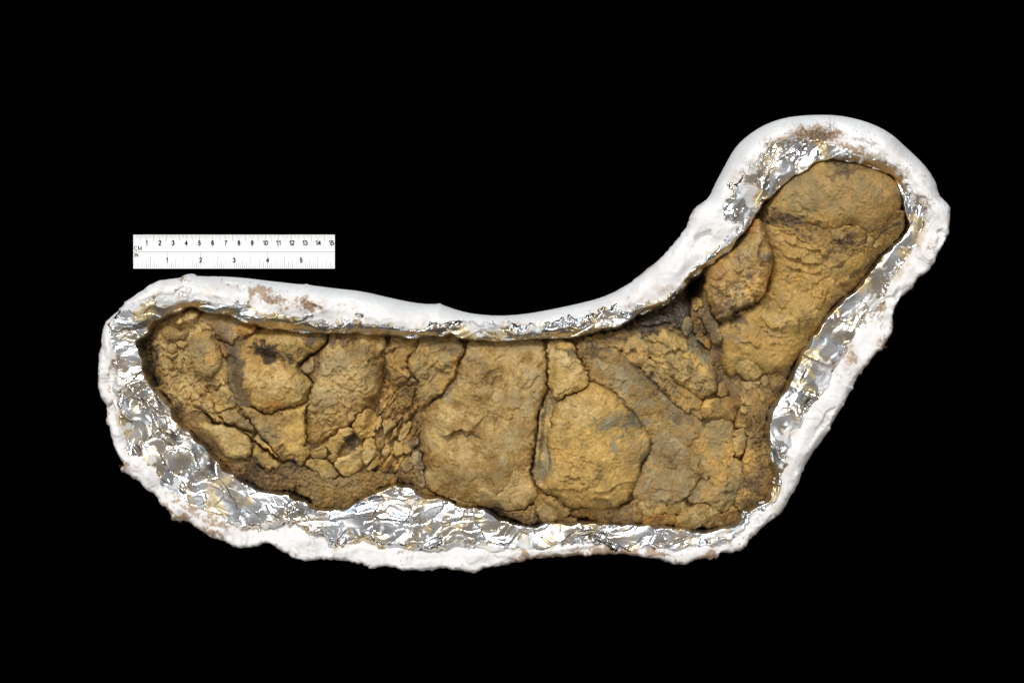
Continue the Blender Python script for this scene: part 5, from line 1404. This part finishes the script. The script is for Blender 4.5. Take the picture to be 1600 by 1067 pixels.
def boxes(name, rects, z0, z1, mat, parent):
    vs, fs = [], []
    for (x0, y0, x1, y1) in rects:
        n = len(vs)
        for zz_ in (z0, z1):
            vs += [rw(x0, y1, zz_), rw(x1, y1, zz_), rw(x1, y0, zz_), rw(x0, y0, zz_)]
        fs += [(n + 4, n + 5, n + 6, n + 7), (n, n + 1, n + 5, n + 4), (n + 1, n + 2, n + 6, n + 5), (n + 2, n + 3, n + 7, n + 6), (n + 3, n, n + 4, n + 7),
               (n + 3, n + 2, n + 1, n)]
    return mesh_from(name, np.array(vs), np.array(fs), mat, parent, smooth=False)


boxes('body', [(RX0, RY0, RX1, RY1)], 0.0003, RT, M_RULER, ruler)
PCM = 20.58
hw = 0.26
ticks = []
for i in range(1, 153):
    x = 208.9 + i * PCM / 10
    if x > RX1 - 0.4:
        break
    ln = 386.4 if i % 10 == 0 else (377.0 if i % 5 == 0 else 372.2)
    w = hw * (1.25 if i % 5 == 0 else 1.0)
    ticks.append((x - w, RY0 + 0.4, x + w, ln))
for i in range(1, 97):
    x = 209.2 + i * PCM * 2.54 / 16
    if x > RX1 - 0.4:
        break
    y = 393.7 if i % 16 == 0 else (400.2 if i % 8 == 0 else (406.4 if i % 4 == 0 else (410.0 if i % 2 == 0 else 414.7)))
    ticks.append((x - hw, y, x + hw, RY1 - 0.4))
boxes('tick_marks', ticks, RT + 0.00005, RT + 0.0001, M_GREYINK, ruler)
boxes('centre_line', [(RX0, 393.2, RX1, 393.7)], RT + 0.00012, RT + 0.00016, M_GREYINK, ruler)


def ell(cx, cy, rx, ry, a0=0, a1=360, n=18):
    return [(cx + rx * math.cos(math.radians(a0 + (a1 - a0) * k / n)), cy + ry * math.sin(math.radians(a0 + (a1 - a0) * k / n))) for k in range(n + 1)]


SIX = [(.52, .76), (.43, .91), (.29, .94), (.14, .82), (.08, .6), (.07, .4), (.12, .17), (.3, .06), (.48, .14), (.54, .32), (.46, .52), (.3, .58), (.17, .52)]
GLYPH = {
    '0': [ell(.3, .5, .24, .43)], '1': [[(.08, .74), (.25, .82), (.37, .97), (.37, .0)]],
    '2': [[(.06, .7), (.1, .86), (.22, .94), (.36, .94), (.5, .85), (.52, .68), (.4, .46), (.2, .26), (.09, .07), (.57, .07)]],
    '3': [[(.06, .76), (.15, .91), (.31, .94), (.47, .85), (.48, .66), (.38, .55), (.24, .53)], [(.3, .53), (.46, .47), (.54, .34), (.52, .18), (.38, .07), (.22, .06), (.1, .13), (.05, .25)]],
    '4': [[(.43, 0), (.43, .95)], [(.4, .92), (.06, .3), (.6, .3)]],
    '5': [[(.53, .92), (.17, .92), (.1, .48), (.26, .59), (.43, .56), (.54, .4), (.53, .2), (.38, .06), (.2, .06), (.05, .22)]],
    '6': [SIX], '9': [[(.6 - x, 1 - y) for x, y in SIX]],
    '7': [[(.05, .91), (.55, .91), (.38, .62), (.27, .34), (.23, 0)]],
    '8': [ell(.3, .73, .19, .21), ell(.3, .29, .23, .23)],
    'C': [ell(.44, .5, .36, .44, 42, 318)], 'I': [[(.12, 0), (.12, 1)]],
    'M': [[(.09, 0), (.09, 1)], [(.1, .95), (.46, .05), (.82, .95)], [(.83, 1), (.83, 0)]], 'N': [[(.09, 0), (.09, 1)], [(.1, .95), (.6, .05)], [(.61, 0), (.61, 1)]]}
ADV = {'1': .6, 'C': .96, 'M': .95, 'I': .3, 'N': .75}


def strip(pts, hw, closed):
    """flat mitred band along a polyline"""
    n = len(pts)
    L_, R_ = [], []
    for k in range(n):
        p = Vector(pts[k])
        if closed:
            a, b_ = Vector(pts[k - 1]), Vector(pts[(k + 1) % n])
        else:
            a, b_ = Vector(pts[max(k - 1, 0)]), Vector(pts[min(k + 1, n - 1)])
        d0 = (p - a).normalized() if (p - a).length > 1e-9 else (b_ - p).normalized()
        d1 = (b_ - p).normalized() if (b_ - p).length > 1e-9 else d0
        n0, n1 = Vector((-d0.y, d0.x)), Vector((-d1.y, d1.x))
        m = (n0 + n1).normalized()
        l = min(hw / max(m.dot(n0), 0.3), hw * 1.9)
        L_.append(p + m * l)
        R_.append(p - m * l)
    return L_, R_


def text(name, s, x, y, h, align='CENTER', bold=0.105):
    """lettering y = baseline, h = cap height, in photo pixels"""
    width = sum(ADV.get(ch, .6) for ch in s)
    ox = -width / 2 if align == 'CENTER' else 0
    vs, fs = [], []
    layer = 0
    for ch in s:
        for st_ in GLYPH[ch]:
            closed = st_[0] == st_[-1] or (abs(st_[0][0] - st_[-1][0]) < 1e-6 and abs(st_[0][1] - st_[-1][1]) < 1e-6)
            pl = st_[:-1] if closed else st_
            A, B_ = strip(pl, bold, closed)
            n0 = len(vs)
            zz_ = RT + 0.0002 + layer * 0.00001
            layer += 1
            for p, q_ in zip(A, B_):
                vs.append(rw(x + (p.x + ox) * h, y - p.y * h, zz_))
                vs.append(rw(x + (q_.x + ox) * h, y - q_.y * h, zz_))
            n = len(pl)
            for k in range(n if closed else n - 1):
                k2 = (k + 1) % n
                fs.append((n0 + 2 * k + 1, n0 + 2 * k2 + 1, n0 + 2 * k2, n0 + 2 * k))
        ox += ADV.get(ch, .6)
    return mesh_from(name, np.array(vs), np.array(fs), M_INK, ruler, smooth=False)


for i in range(1, 16):
    text('numeral', str(i), 208.9 + i * PCM, 383.3, 7.3)
for i in range(1, 6):
    text('numeral', str(i), 209.2 + i * PCM * 2.54, 410.2, 7.3)
text('unit_letters', 'CM', 209.8, 391.0, 6.3, 'LEFT', 0.08)
text('unit_letters', 'IN', 210.1, 401.8, 6.3, 'LEFT', 0.08)
